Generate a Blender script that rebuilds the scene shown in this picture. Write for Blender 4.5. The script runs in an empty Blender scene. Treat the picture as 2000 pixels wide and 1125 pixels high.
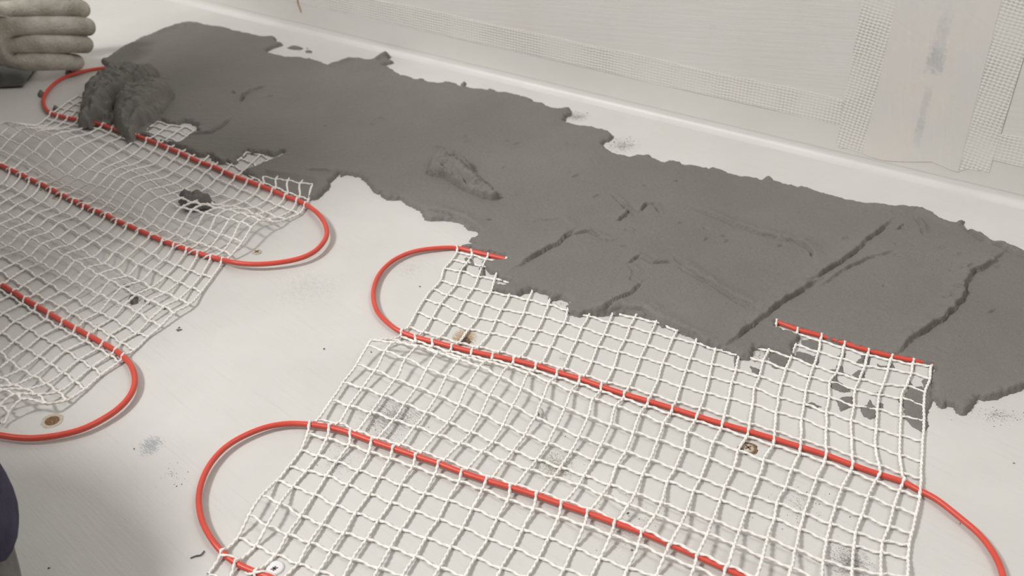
import bpy, bmesh, math, random
import numpy as np
from mathutils import Vector, Matrix

random.seed(7)
RNG = np.random.default_rng(11)
scene = bpy.context.scene
col = scene.collection
PI = math.pi

# ------------------------------------------------------------------ camera
CAM_H, FPX, PITCH = 0.56, 2000.0, math.radians(33.5)      # metres, focal length in pixels of the 2000 px frame
cam_d = bpy.data.cameras.new('camera'); cam = bpy.data.objects.new('camera', cam_d); col.objects.link(cam)
cam.location = (0, 0, CAM_H); cam.rotation_euler = (PI/2-PITCH, 0, 0)
cam_d.sensor_width = 36; cam_d.lens = 36*FPX/2000; cam_d.clip_start = 0.02; cam_d.clip_end = 50
cam_d.dof.use_dof = True; cam_d.dof.focus_distance = 0.88; cam_d.dof.aperture_fstop = 10.0
scene.camera = cam

# ------------------------------------------------------------------ light
world = bpy.data.worlds.new('room_light'); scene.world = world; world.use_nodes = True
bg = world.node_tree.nodes['Background']; bg.inputs[0].default_value = (1.0, 0.97, 0.91, 1); bg.inputs[1].default_value = 0.285
def area(name, loc, target, size, power, color=(1, .985, .965)):
    d = bpy.data.lights.new(name, 'AREA'); d.shape = 'DISK'; d.size = size; d.energy = power; d.color = color
    o = bpy.data.objects.new(name, d); col.objects.link(o); o.location = loc
    o.rotation_euler = (Vector(target)-Vector(loc)).to_track_quat('-Z', 'Y').to_euler()
    return o
area('work_lamp', (-2.1, 0.15, 2.45), (0.2, 0.9, 0), 0.62, 80)
area('right_wall_fill', (1.4, 0.5, 2.3), (0.7, 1.4, 0), 1.4, 26)  # added soft fill that brightens the wall and floor on the right
scene.view_settings.view_transform = 'Standard'; scene.view_settings.look = 'None'
scene.view_settings.gamma = 1; scene.view_settings.use_curve_mapping = False
scene.view_settings.exposure = 0.08

# ------------------------------------------------------------------ helpers
CP, SP = math.cos(PITCH), math.sin(PITCH)
def at(px, py, z=0.0):
    """point of the photograph -> world point on the horizontal plane at height z"""
    x = (px-1000)/FPX; v = (py-562.5)/FPX
    d = (CAM_H-z)/(v*CP+SP)
    return np.array([x*d, (CP-v*SP)*d, z])
def atl(pts, z=0.0):
    return np.array([at(x, y, z) for x, y in pts])
def sc(pts, ox, oy, s):
    return [(ox+x/s, oy+y/s) for x, y in pts]

def tag(o, label=None, cat=None, group=None, kind=None):
    for k, v in (('label', label), ('category', cat), ('group', group), ('kind', kind)):
        if v: o[k] = v
    return o
def empty(name, loc=(0, 0, 0)):
    o = bpy.data.objects.new(name, None); col.objects.link(o); o.location = loc; o.empty_display_size = .05
    return o
def link_mesh(name, me, mat, parent=None, smooth=True):
    o = bpy.data.objects.new(name, me); col.objects.link(o)
    if mat: me.materials.append(mat)
    if smooth and len(me.polygons): me.polygons.foreach_set('use_smooth', [True]*len(me.polygons))
    if parent:
        o.parent = parent; o.matrix_parent_inverse = Matrix.Translation(-Vector(parent.location))
    return o
def mesh_from(name, verts, faces, mat, parent=None, smooth=True):
    me = bpy.data.meshes.new(name)
    me.from_pydata([tuple(map(float, v)) for v in verts], [], [tuple(int(i) for i in f) for f in faces]); me.update()
    return link_mesh(name, me, mat, parent, smooth)
def fast_mesh(name, V, Q, mat, parent=None):
    """numpy verts (n,3) and quads (m,4)"""
    me = bpy.data.meshes.new(name)
    me.vertices.add(len(V)); me.vertices.foreach_set('co', np.asarray(V, np.float32).ravel())
    me.loops.add(Q.size); me.loops.foreach_set('vertex_index', np.asarray(Q, np.int32).ravel())
    me.polygons.add(len(Q)); me.polygons.foreach_set('loop_start', np.arange(0, Q.size, 4, dtype=np.int32))
    me.update(calc_edges=True); me.validate()
    return link_mesh(name, me, mat, parent)
def bm_obj(name, bm, mat, parent=None, smooth=True):
    me = bpy.data.meshes.new(name); bm.to_mesh(me); bm.free()
    return link_mesh(name, me, mat, parent, smooth)

# ------------------------------------------------------------------ materials
def new_mat(name):
    m = bpy.data.materials.new(name); m.use_nodes = True
    nt = m.node_tree; b = nt.nodes['Principled BSDF']
    return m, nt, b
def N(nt, typ, **kw):
    n = nt.nodes.new(typ)
    for k, v in kw.items():
        if k in n.inputs: n.inputs[k].default_value = v
        else: setattr(n, k, v)
    return n
def math_n(nt, op, a, b=None, c=None, clamp=False):
    n = nt.nodes.new('ShaderNodeMath'); n.operation = op; n.use_clamp = clamp
    for i, v in enumerate((a, b, c)):
        if v is None: continue
        if isinstance(v, (int, float)): n.inputs[i].default_value = v
        else: nt.links.new(v, n.inputs[i])
    return n.outputs[0]
def ramp(nt, fac, stops):
    r = nt.nodes.new('ShaderNodeValToRGB'); e = r.color_ramp.elements
    while len(e) < len(stops): e.new(.5)
    for k, (p, c) in enumerate(stops):
        e[k].position = p; e[k].color = c if len(c) == 4 else (*c, 1)
    nt.links.new(fac, r.inputs[0]); return r.outputs[0]
def mix(nt, fac, a, b):
    n = nt.nodes.new('ShaderNodeMix'); n.data_type = 'RGBA'
    if isinstance(fac, (int, float)): n.inputs[0].default_value = fac
    else: nt.links.new(fac, n.inputs[0])
    for s, v in ((n.inputs[6], a), (n.inputs[7], b)):
        if isinstance(v, tuple): s.default_value = (*v[:3], 1)
        else: nt.links.new(v, s)
    return n.outputs[2]
def noise_n(nt, vec, scale, detail=4, rough=.55, dist=0.0):
    n = nt.nodes.new('ShaderNodeTexNoise'); n.inputs['Scale'].default_value = scale; n.inputs['Detail'].default_value = detail
    n.inputs['Roughness'].default_value = rough; n.inputs['Distortion'].default_value = dist
    if vec is not None: nt.links.new(vec, n.inputs['Vector'])
    return n.outputs['Fac']
def mapping(nt, vec, rot=0.0, scale=(1, 1, 1)):
    a = nt.nodes.new('ShaderNodeMapping'); a.inputs['Rotation'].default_value = (0, 0, rot); a.inputs['Scale'].default_value = (1, 1, 1)
    nt.links.new(vec, a.inputs['Vector'])
    b = nt.nodes.new('ShaderNodeMapping'); b.inputs['Scale'].default_value = scale
    nt.links.new(a.outputs[0], b.inputs['Vector']); return b.outputs[0]
def bump(nt, b, h, strength=.3, dist=.001):
    n = nt.nodes.new('ShaderNodeBump'); n.inputs['Strength'].default_value = strength; n.inputs['Distance'].default_value = dist
    nt.links.new(h, n.inputs['Height']); nt.links.new(n.outputs[0], b.inputs['Normal'])

def coord(nt, which='Object'):
    return nt.nodes.new('ShaderNodeTexCoord').outputs[which]

def mat_floor():
    m, nt, b = new_mat('coated_floor'); o = coord(nt)
    base = ramp(nt, noise_n(nt, o, 5, 4, .6), [(.3, (.56, .55, .527)), (.7, (.63, .62, .597))])
    streak = noise_n(nt, mapping(nt, o, .75, (14, 420, 1)), 1.0, 3, .6)
    streak2 = noise_n(nt, mapping(nt, o, .3, (20, 300, 1)), 1.0, 3, .6)
    blot = noise_n(nt, o, 14, 5, .65)
    st = math_n(nt, 'MULTIPLY', streak, math_n(nt, 'SMOOTH_MIN', blot, .8, .2))
    c = mix(nt, math_n(nt, 'MULTIPLY', math_n(nt, 'SUBTRACT', streak, .55, None, True), 1.2, None, True), base, (.47, .455, .43))
    # worn scuffs: each an irregular mark of its own on the coating
    sx = nt.nodes.new('ShaderNodeSeparateXYZ'); nt.links.new(o, sx.inputs[0])
    speck = noise_n(nt, o, 800, 3, .7); smear = noise_n(nt, mapping(nt, o, .75, (130, 700, 1)), 1, 4, .75)
    grain = math_n(nt, 'ADD', math_n(nt, 'MULTIPLY', speck, .5), math_n(nt, 'MULTIPLY', smear, .5))
    for (px, py, rx, ry, colr, th, amt) in SCUFFS:
        p = at(px, py); q = at(px+rx, py); r = at(px, py+ry)
        rr = abs(q[0]-p[0]); ry_ = abs(r[1]-p[1])
        dx = math_n(nt, 'DIVIDE', math_n(nt, 'SUBTRACT', sx.outputs[0], float(p[0])), float(rr))
        dy = math_n(nt, 'DIVIDE', math_n(nt, 'SUBTRACT', sx.outputs[1], float(p[1])), float(ry_))
        d = math_n(nt, 'SQRT', math_n(nt, 'ADD', math_n(nt, 'MULTIPLY', dx, dx), math_n(nt, 'MULTIPLY', dy, dy)))
        fall = math_n(nt, 'SUBTRACT', 1.0, d, None, True)
        k = math_n(nt, 'SUBTRACT', math_n(nt, 'ADD', math_n(nt, 'MULTIPLY', fall, .17), grain), th)
        k = math_n(nt, 'MULTIPLY', math_n(nt, 'MULTIPLY', k, 22, None, True), math_n(nt, 'MULTIPLY', fall, 4, None, True))
        c = mix(nt, math_n(nt, 'MULTIPLY', k, amt), c, colr)
    nt.links.new(c, b.inputs['Base Color'])
    rg = math_n(nt, 'ADD', .34, math_n(nt, 'MULTIPLY', blot, .3)); nt.links.new(rg, b.inputs['Roughness'])
    b.inputs['Specular IOR Level'].default_value = .45
    h = math_n(nt, 'ADD', math_n(nt, 'ADD', math_n(nt, 'MULTIPLY', streak, .8), math_n(nt, 'MULTIPLY', streak2, .4)), math_n(nt, 'MULTIPLY', noise_n(nt, o, 90, 3), .5))
    bump(nt, b, h, .45, .0006)
    return m

def mat_wall():
    m, nt, b = new_mat('coated_wall'); o = coord(nt, 'UV')
    base = ramp(nt, noise_n(nt, o, 6, 4, .6), [(.3, (.645, .625, .592)), (.72, (.695, .678, .648))])
    pinkish = noise_n(nt, o, 2.6, 3, .6)
    c = mix(nt, math_n(nt, 'MULTIPLY', math_n(nt, 'SUBTRACT', pinkish, .55, None, True), 2.0, None, True), base, (.66, .59, .53))
    nt.links.new(c, b.inputs['Base Color']); b.inputs['Roughness'].default_value = .6
    br = noise_n(nt, mapping(nt, o, -.12, (12, 260, 1)), 1, 3, .6)
    h = math_n(nt, 'ADD', br, math_n(nt, 'MULTIPLY', noise_n(nt, o, 45, 4, .6), .8)); bump(nt, b, h, .32, .0011)
    return m

def mat_fabric(angle=0.0):
    m, nt, b = new_mat('tape_fabric'); o = coord(nt, 'UV')
    v = mapping(nt, o, angle, (1, 1, 1))
    wob = noise_n(nt, o, 60, 2)
    s = nt.nodes.new('ShaderNodeSeparateXYZ'); nt.links.new(v, s.inputs[0])
    x = math_n(nt, 'MULTIPLY', s.outputs[0], 2*PI/.0094); y = math_n(nt, 'MULTIPLY', math_n(nt, 'ADD', s.outputs[1], math_n(nt, 'MULTIPLY', wob, .003)), 2*PI/.0075)
    h = math_n(nt, 'MULTIPLY', math_n(nt, 'SINE', math_n(nt, 'ADD', x, y)), math_n(nt, 'SINE', math_n(nt, 'SUBTRACT', x, y)))
    h01 = math_n(nt, 'ADD', math_n(nt, 'MULTIPLY', h, .5), .5)
    fade = math_n(nt, 'MULTIPLY', math_n(nt, 'SUBTRACT', noise_n(nt, o, 11, 3), .30, None, True), 3.5, None, True)
    d = math_n(nt, 'MULTIPLY', math_n(nt, 'GREATER_THAN', h01, .72), fade)
    dd = math_n(nt, 'MULTIPLY', math_n(nt, 'SUBTRACT', h01, .62, None, True), 2.6, None, True)
    d = math_n(nt, 'MULTIPLY', dd, fade)
    c = mix(nt, math_n(nt, 'MULTIPLY', d, .8), (.685, .662, .628), (.42, .40, .37))
    nt.links.new(c, b.inputs['Base Color']); b.inputs['Roughness'].default_value = .65
    bump(nt, b, math_n(nt, 'MULTIPLY', math_n(nt, 'SUBTRACT', 1.0, h01), fade), .8, .0010)
    return m

def mat_tape_centre():
    m, nt, b = new_mat('tape_film'); o = coord(nt, 'UV')
    a = noise_n(nt, mapping(nt, o, .2, (1, .55, 1)), 13, 4, .65)
    c = mix(nt, math_n(nt, 'MULTIPLY', math_n(nt, 'SUBTRACT', a, .50, None, True), 4, None, True), (.655, .635, .605), (.73, .655, .61))
    strok = noise_n(nt, mapping(nt, o, 1.35, (26, 190, 1)), 1, 4, .65)
    c = mix(nt, math_n(nt, 'MULTIPLY', math_n(nt, 'SUBTRACT', strok, .54, None, True), 2.2, None, True), c, (.75, .71, .675))
    a2 = noise_n(nt, mapping(nt, o, .15, (1, .35, 1)), 17, 4, .6)
    c = mix(nt, math_n(nt, 'MULTIPLY', math_n(nt, 'SUBTRACT', a2, .57, None, True), 4, None, True), c, (.61, .605, .585))
    # grey smudge left by a hand on the film
    s = nt.nodes.new('ShaderNodeSeparateXYZ'); nt.links.new(o, s.inputs[0])
    for (u, w, du, dw, k) in TAPE_SMUDGES:
        dx = math_n(nt, 'ABSOLUTE', math_n(nt, 'DIVIDE', math_n(nt, 'SUBTRACT', s.outputs[0], u), du))
        dy = math_n(nt, 'ABSOLUTE', math_n(nt, 'DIVIDE', math_n(nt, 'SUBTRACT', s.outputs[1], w), dw))
        f = math_n(nt, 'SUBTRACT', 1.0, math_n(nt, 'MAXIMUM', dx, dy), None, True)
        f = math_n(nt, 'MULTIPLY', math_n(nt, 'ADD', math_n(nt, 'MULTIPLY', f, 1.3), math_n(nt, 'MULTIPLY', math_n(nt, 'SUBTRACT', noise_n(nt, o, 120, 4, .7), .45), 4.5)), math_n(nt, 'MULTIPLY', f, 6, None, True), None, True)
        f = math_n(nt, 'MULTIPLY', f, math_n(nt, 'MULTIPLY', strok, 1.7, None, True))
        c = mix(nt, math_n(nt, 'MULTIPLY', f, k*.85), c, (.45, .465, .47))
    nt.links.new(c, b.inputs['Base Color']); b.inputs['Roughness'].default_value = .5
    bump(nt, b, noise_n(nt, mapping(nt, o, .5, (30, 160, 1)), 1, 4), .4, .0008)
    return m

def mat_mortar(name='wet_mortar', k=1.0):
    m, nt, b = new_mat(name); o = coord(nt)
    c = ramp(nt, noise_n(nt, o, 7, 5, .6), [(.3, (.165*k, .155*k, .140*k)), (.7, (.192*k, .181*k, .165*k))])
    g = noise_n(nt, o, 900, 2, .6)
    c = mix(nt, math_n(nt, 'MULTIPLY', math_n(nt, 'SUBTRACT', g, .62, None, True), 3.5, None, True), c, (.36, .34, .31))
    c = mix(nt, math_n(nt, 'MULTIPLY', math_n(nt, 'SUBTRACT', .40, g, None, True), 3.0, None, True), c, (.09, .083, .075))
    nt.links.new(c, b.inputs['Base Color']); b.inputs['Roughness'].default_value = .58; b.inputs['Specular IOR Level'].default_value = .4
    h = math_n(nt, 'ADD', g, math_n(nt, 'MULTIPLY', noise_n(nt, o, 260, 4, .65), 1.0))
    h = math_n(nt, 'ADD', h, math_n(nt, 'MULTIPLY', noise_n(nt, mapping(nt, o, .2, (25, 160, 25)), 1, 3), .9))
    bump(nt, b, h, .6, .0012)
    return m

def mat_simple(name, c1, c2, scale, rough, bs=0.0, bscale=None, spec=.5, bdist=.0005):
    m, nt, b = new_mat(name); o = coord(nt)
    nt.links.new(ramp(nt, noise_n(nt, o, scale, 4, .6), [(.3, c1), (.7, c2)]), b.inputs['Base Color'])
    b.inputs['Roughness'].default_value = rough; b.inputs['Specular IOR Level'].default_value = spec
    if bs: bump(nt, b, noise_n(nt, o, bscale or scale*3, 3), bs, bdist)
    return m

# px, py, radius x, radius y (px), colour, threshold, amount
GREY, BLUE, DARK = (.24, .235, .225), (.33, .34, .37), (.20, .185, .165)
SCUFFS = [(765, 815, 85, 48, GREY, .59, .85), (745, 850, 60, 45, GREY, .63, .7), (295, 870, 30, 26, BLUE, .56, .9), (1660, 1100, 60, 48, GREY, .58, .9),
          (1085, 912, 62, 50, (.28, .26, .22), .60, .9), (1230, 1040, 120, 90, (.28, .26, .23), .67, .7), (1560, 985, 110, 80, (.26, .25, .23), .68, .8),
          (660, 905, 70, 60, GREY, .65, .6), (800, 525, 60, 50, (.38, .37, .35), .66, .6), (335, 925, 50, 40, DARK, .69, .8), (600, 560, 130, 70, (.42, .41, .39), .63, .5),
          (1950, 810, 90, 30, DARK, .65, .8), (907, 660, 28, 20, (.34, .21, .09), .52, .85), (908, 667, 15, 11, (.10, .06, .03), .50, .95), (1461, 876, 20, 14, (.55, .44, .28), .55, .5), (255, 560, 130, 60, (.30, .29, .27), .65, .6),
          (1500, 690, 60, 40, (.22, .21, .19), .62, .8), (1215, 285, 60, 26, (.20, .19, .17), .62, .8), (1125, 228, 40, 14, (.20, .19, .17), .60, .8), (1100, 700, 25, 14, GREY, .63, .6)]

MORTAR = mat_mortar()
MORTAR_DARK = mat_mortar('fresh_mortar_lump', .86)
CORD = mat_simple('glass_fibre_cord', (.84, .81, .77), (.90, .875, .835), 120, .75, .4, 900)
CABLE = mat_simple('red_cable_sheath', (.60, .062, .038), (.66, .078, .05), 60, .42, .12, 500)
RUST = mat_simple('rusty_steel', (.10, .05, .025), (.26, .15, .07), 500, .75, .5, 900)
STEEL = mat_simple('dull_steel', (.05, .048, .045), (.10, .095, .09), 60, .45, .2, 300)
SCREW_TAN = mat_simple('filled_screw_head', (.42, .37, .29), (.56, .51, .42), 300, .7, .5, 700)
WHITE_PLASTIC = mat_simple('white_plastic', (.74, .73, .74), (.80, .79, .79), 200, .45, .2, 500)
GREY_CHIP = mat_simple('grey_plastic_chip', (.42, .41, .40), (.5, .49, .47), 200, .6, .2, 500)
GLOVE = mat_simple('dusty_work_glove', (.36, .325, .27), (.60, .56, .50), 32, .9, .8, 260, .2, .003)
TROUSERS = mat_simple('dark_work_trousers', (.030, .028, .05), (.055, .05, .085), 40, .85, .6, 400, .2, .002)
JACKET = mat_simple('grey_work_jacket', (.16, .155, .15), (.24, .23, .22), 20, .9, .5, 200, .2, .002)
SKIN = mat_simple('skin', (.52, .33, .24), (.58, .37, .28), 30, .55)
HAIR = mat_simple('hair', (.05, .035, .025), (.09, .06, .04), 80, .6, .6, 300)

# ------------------------------------------------------------------ setting: floor and wall
WA, WB = at(400, 14)[:2], at(2000, 402)[:2]
U = (WB-WA)/np.linalg.norm(WB-WA); NRM = np.array([U[1], -U[0]])      # NRM points from the wall towards the camera
if NRM[1] > 0: NRM = -NRM
def wall_pt(s, z, out=0.0):
    p = WA+U*s+NRM*out; return np.array([p[0], p[1], z])
def at_wall(px, py):
    """point of the photograph on the wall plane -> (s, z)"""
    x = (px-1000)/FPX; v = (py-562.5)/FPX
    d = np.array([x, CP-v*SP, -(v*CP+SP)]); o = np.array([0, 0, CAM_H])
    n = np.array([NRM[0], NRM[1], 0]); t = (np.dot(n, np.array([WA[0], WA[1], 0]))-np.dot(n, o))/np.dot(n, d)
    p = o+d*t; return float(np.dot(p[:2]-WA, U)), float(p[2])

def floor_obj():
    s0, s1, dep = -2.2, 3.2, 3.4
    v = [wall_pt(s0, 0), wall_pt(s1, 0), wall_pt(s1, 0, dep), wall_pt(s0, 0, dep)]
    v += [p-np.array([0, 0, .05]) for p in v]
    o = mesh_from('floor', v, [(0, 3, 2, 1), (4, 5, 6, 7), (0, 1, 5, 4), (1, 2, 6, 5), (2, 3, 7, 6), (3, 0, 4, 7)], mat_floor(), smooth=False)
    tag(o, 'off-white coated floor with grey scuffs and brushed streaks', kind='structure')

smu = [(1828, 118, 20, 30, .95), (1838, 75, 15, 60, .5), (1805, 215, 9, 55, .55), (1795, 260, 8, 30, .4)]
TAPE_SMUDGES = []
for (px, py, rx, ry, k) in smu:
    a = at_wall(px, py); b_ = at_wall(px+rx, py+rx*.24); c_ = at_wall(px, py+ry)
    TAPE_SMUDGES.append((a[0], a[1], abs(b_[0]-a[0]), abs(c_[1]-a[1]), k))

def wall_obj():
    R_ = .009; prof = [(R_*1.15, .0004)]
    for k in range(9):
        t = k/8*PI/2; prof.append((R_-R_*math.sin(t), R_-R_*math.cos(t)+.0004))
    prof += [(0, .02), (0, .6), (0, 1.3), (0, 2.5), (-.1, 2.5), (-.1, -.05), (R_*1.15, -.05)]
    ss = np.linspace(-2.2, 3.2, 40); V = []; F = []
    for s in ss:
        for (o_, z) in prof: V.append(wall_pt(s, z, o_))
    n = len(prof)
    for i in range(len(ss)-1):
        for j in range(n):
            a, b2 = i*n+j, i*n+(j+1) % n; F.append((a, a+n, b2+n, b2))
    F.append(tuple(range(n))[::-1]); F.append(tuple((len(ss)-1)*n+k for k in range(n)))
    o = mesh_from('wall_back', V, F, mat_wall(), smooth=False)
    me = o.data; uv = me.uv_layers.new(name='UVMap'); 
    for p in me.polygons:
        if p.vertices[0] is not None:
            for li in p.loop_indices:
                co = np.array(me.vertices[me.loops[li].vertex_index].co); uv.data[li].uv = (float(np.dot(co[:2]-WA, U)), float(co[2]))
    bm = bmesh.new(); bm.from_mesh(me); bmesh.ops.recalc_face_normals(bm, faces=bm.faces); bm.to_mesh(me); bm.free()
    for p in me.polygons: p.use_smooth = max(me.vertices[i].co.z for i in p.vertices) < .03
    me.materials.append(mat_simple('sealed_joint', (.60, .59, .565), (.66, .65, .625), 8, .45, .3, 60))
    for p in me.polygons:
        if max(me.vertices[i].co.z for i in p.vertices) < .0085: p.material_index = 1
    tag(o, 'pale grey coated wall with a rounded sealed joint at the floor', kind='structure')
    return o

def wall_sheet(name, poly_sz, mat, parent, thick=.0012):
    """raised sheet on the wall; poly in (s, z), ordered"""
    bm = bmesh.new(); uvl = bm.loops.layers.uv.new('UVMap')
    fr = [bm.verts.new(wall_pt(s, z, thick)) for s, z in poly_sz]
    bk = [bm.verts.new(wall_pt(s, z, -.0004)) for s, z in poly_sz]
    f = bm.faces.new(fr); n = len(fr)
    for i in range(n): bm.faces.new((fr[i], bk[i], bk[(i+1) % n], fr[(i+1) % n]))
    bmesh.ops.recalc_face_normals(bm, faces=bm.faces)
    for fc in bm.faces:
        for lp in fc.loops:
            co = np.array(lp.vert.co); lp[uvl].uv = (float(np.dot(co[:2]-WA, U)), float(co[2]))
    return bm_obj(name, bm, mat, parent, smooth=False)

floor_obj(); wall_obj()
FAB_H, FAB_V, FILM = mat_fabric(.0), mat_fabric(.12), mat_tape_centre()
zb = np.mean([at_wall(900, 81)[1], at_wall(1400, 187)[1], at_wall(1550, 222)[1]])
zt = np.mean([at_wall(900, 35)[1], at_wall(1400, 139)[1], at_wall(1550, 174)[1]])
sL = lambda px, py: at_wall(px, py)
VL0, VL1 = sL(1640, 280), sL(1690, 0); VM0, VM1 = sL(1692, 297), sL(1759, 0)
VR0, VR1 = sL(1872, 333), sL(1957, 0); VX0, VX1 = sL(1931, 336), sL(2032, 0)
ZTOP = 1.2
def up(a, b, z): t = (z-a[1])/(b[1]-a[1]); return (a[0]+(b[0]-a[0])*t, z)
def tape_corner():
    t = empty('corner_tape', wall_pt(.6, 0)); tag(t, 'long sealing tape along the foot of the wall with a woven upper edge', 'sealing tape')
    random.seed(3)
    def wavy(z, s0, s1, n, a): return [(s0+(s1-s0)*k/n, z+random.uniform(-a, a)) for k in range(n+1)]
    a, b = -1.9, VL0[0]+.004; c, d = VX0[0]-.004, 3.0
    for (s0, s1) in ((a, b), (c, d)):
        wall_sheet('fabric_edge', wavy(zb, s0, s1, 60, .0006)+wavy(zt, s1, s0, 60, .0009), FAB_H, t, .0009)
    wall_sheet('film_strip', wavy(.0125, a, d, 60, .0)+wavy(zb-.0003, d, a, 60, .0004), FILM_PLAIN, t, .0006)
FILM_PLAIN = mat_simple('tape_film_plain', (.64, .62, .587), (.685, .667, .637), 9, .5, .35, 70)
tape_corner()
def tape_vertical():
    t = empty('vertical_tape', wall_pt(VM0[0], 0)); tag(t, 'upright sealing tape on the wall with woven edges, pinkish film and grey smudge', 'sealing tape')
    bot = sc([(520, 840), (560, 858), (640, 880), (760, 886), (900, 886), (960, 912), (1000, 930), (1045, 942)], 1500, 0, 2.812)
    cen = [sL(*p) for p in bot]
    top = [up(VR0, VR1, ZTOP), up(VM0, VM1, ZTOP)]
    wall_sheet('film_strip', cen+top, FILM, t, .0015)
    lb = [sL(*p) for p in sc([(375, 803), (400, 812), (440, 812), (480, 828), (520, 838)], 1500, 0, 2.812)]
    wall_sheet('fabric_edge', lb+[up(VM0, VM1, ZTOP), up(VL0, VL1, ZTOP)], FAB_V, t, .0012)
    rb = [sL(*p) for p in sc([(1045, 941), (1080, 930), (1110, 926), (1150, 935), (1180, 932), (1215, 947)], 1500, 0, 2.812)]
    wall_sheet('fabric_edge', rb+[up(VX0, VX1, ZTOP), up(VR0, VR1, ZTOP)], FAB_V, t, .0012)
tape_vertical()

# ------------------------------------------------------------------ mortar height fields
def vnoise(P, scale, seed, octv=3, gain=.5):
    """value noise, roughly -1..1; P (n,2) metres, scale in cells per metre"""
    out = np.zeros(len(P)); amp = 1.0; tot = 0
    for o_ in range(octv):
        g = np.random.default_rng(seed+o_*101).uniform(-1, 1, (256, 256))
        q = P*scale*(2**o_)+37.3*o_; i = np.floor(q).astype(int); f = q-i; f = f*f*(3-2*f)
        x0, y0 = i[:, 0] % 256, i[:, 1] % 256; x1, y1 = (x0+1) % 256, (y0+1) % 256
        v = (g[x0, y0]*(1-f[:, 0])+g[x1, y0]*f[:, 0])*(1-f[:, 1])+(g[x0, y1]*(1-f[:, 0])+g[x1, y1]*f[:, 0])*f[:, 1]
        out += amp*v; tot += amp; amp *= gain
    return out/tot
def poly_sdf(P, poly):
    """positive inside"""
    n = len(poly); best = np.full(len(P), 1e9); ins = np.zeros(len(P), bool)
    for i in range(n):
        a = poly[i]; b = poly[(i+1) % n]; e = b-a; w = P-a
        t = np.clip((w@e)/max(1e-12, e@e), 0, 1); d = w-np.outer(t, e)
        best = np.minimum(best, np.einsum('ij,ij->i', d, d))
        if a[1] != b[1]:
            cnd = (a[1] > P[:, 1]) != (b[1] > P[:, 1])
            xi = (b[0]-a[0])*(P[:, 1]-a[1])/(b[1]-a[1])+a[0]
            ins ^= cnd & (P[:, 0] < xi)
    return np.where(ins, 1, -1)*np.sqrt(best)
def line_d(P, line):
    """signed distance to a polyline (positive on its left), and parameter 0..1"""
    best = np.full(len(P), 1e9); sg = np.zeros(len(P)); par = np.zeros(len(P)); L = np.linalg.norm(np.diff(line, axis=0), axis=1); tot = L.sum(); acc = 0
    for i in range(len(line)-1):
        a, b = line[i], line[i+1]; e = b-a; w = P-a; t = np.clip((w@e)/(e@e), 0, 1); d = w-np.outer(t, e); dd = np.einsum('ij,ij->i', d, d)
        m = dd < best; best[m] = dd[m]; cr = e[0]*w[:, 1]-e[1]*w[:, 0]; sg[m] = np.sign(cr[m]); par[m] = (acc+t[m]*L[i])/tot; acc += L[i]
    return np.sqrt(best)*sg, par

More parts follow.
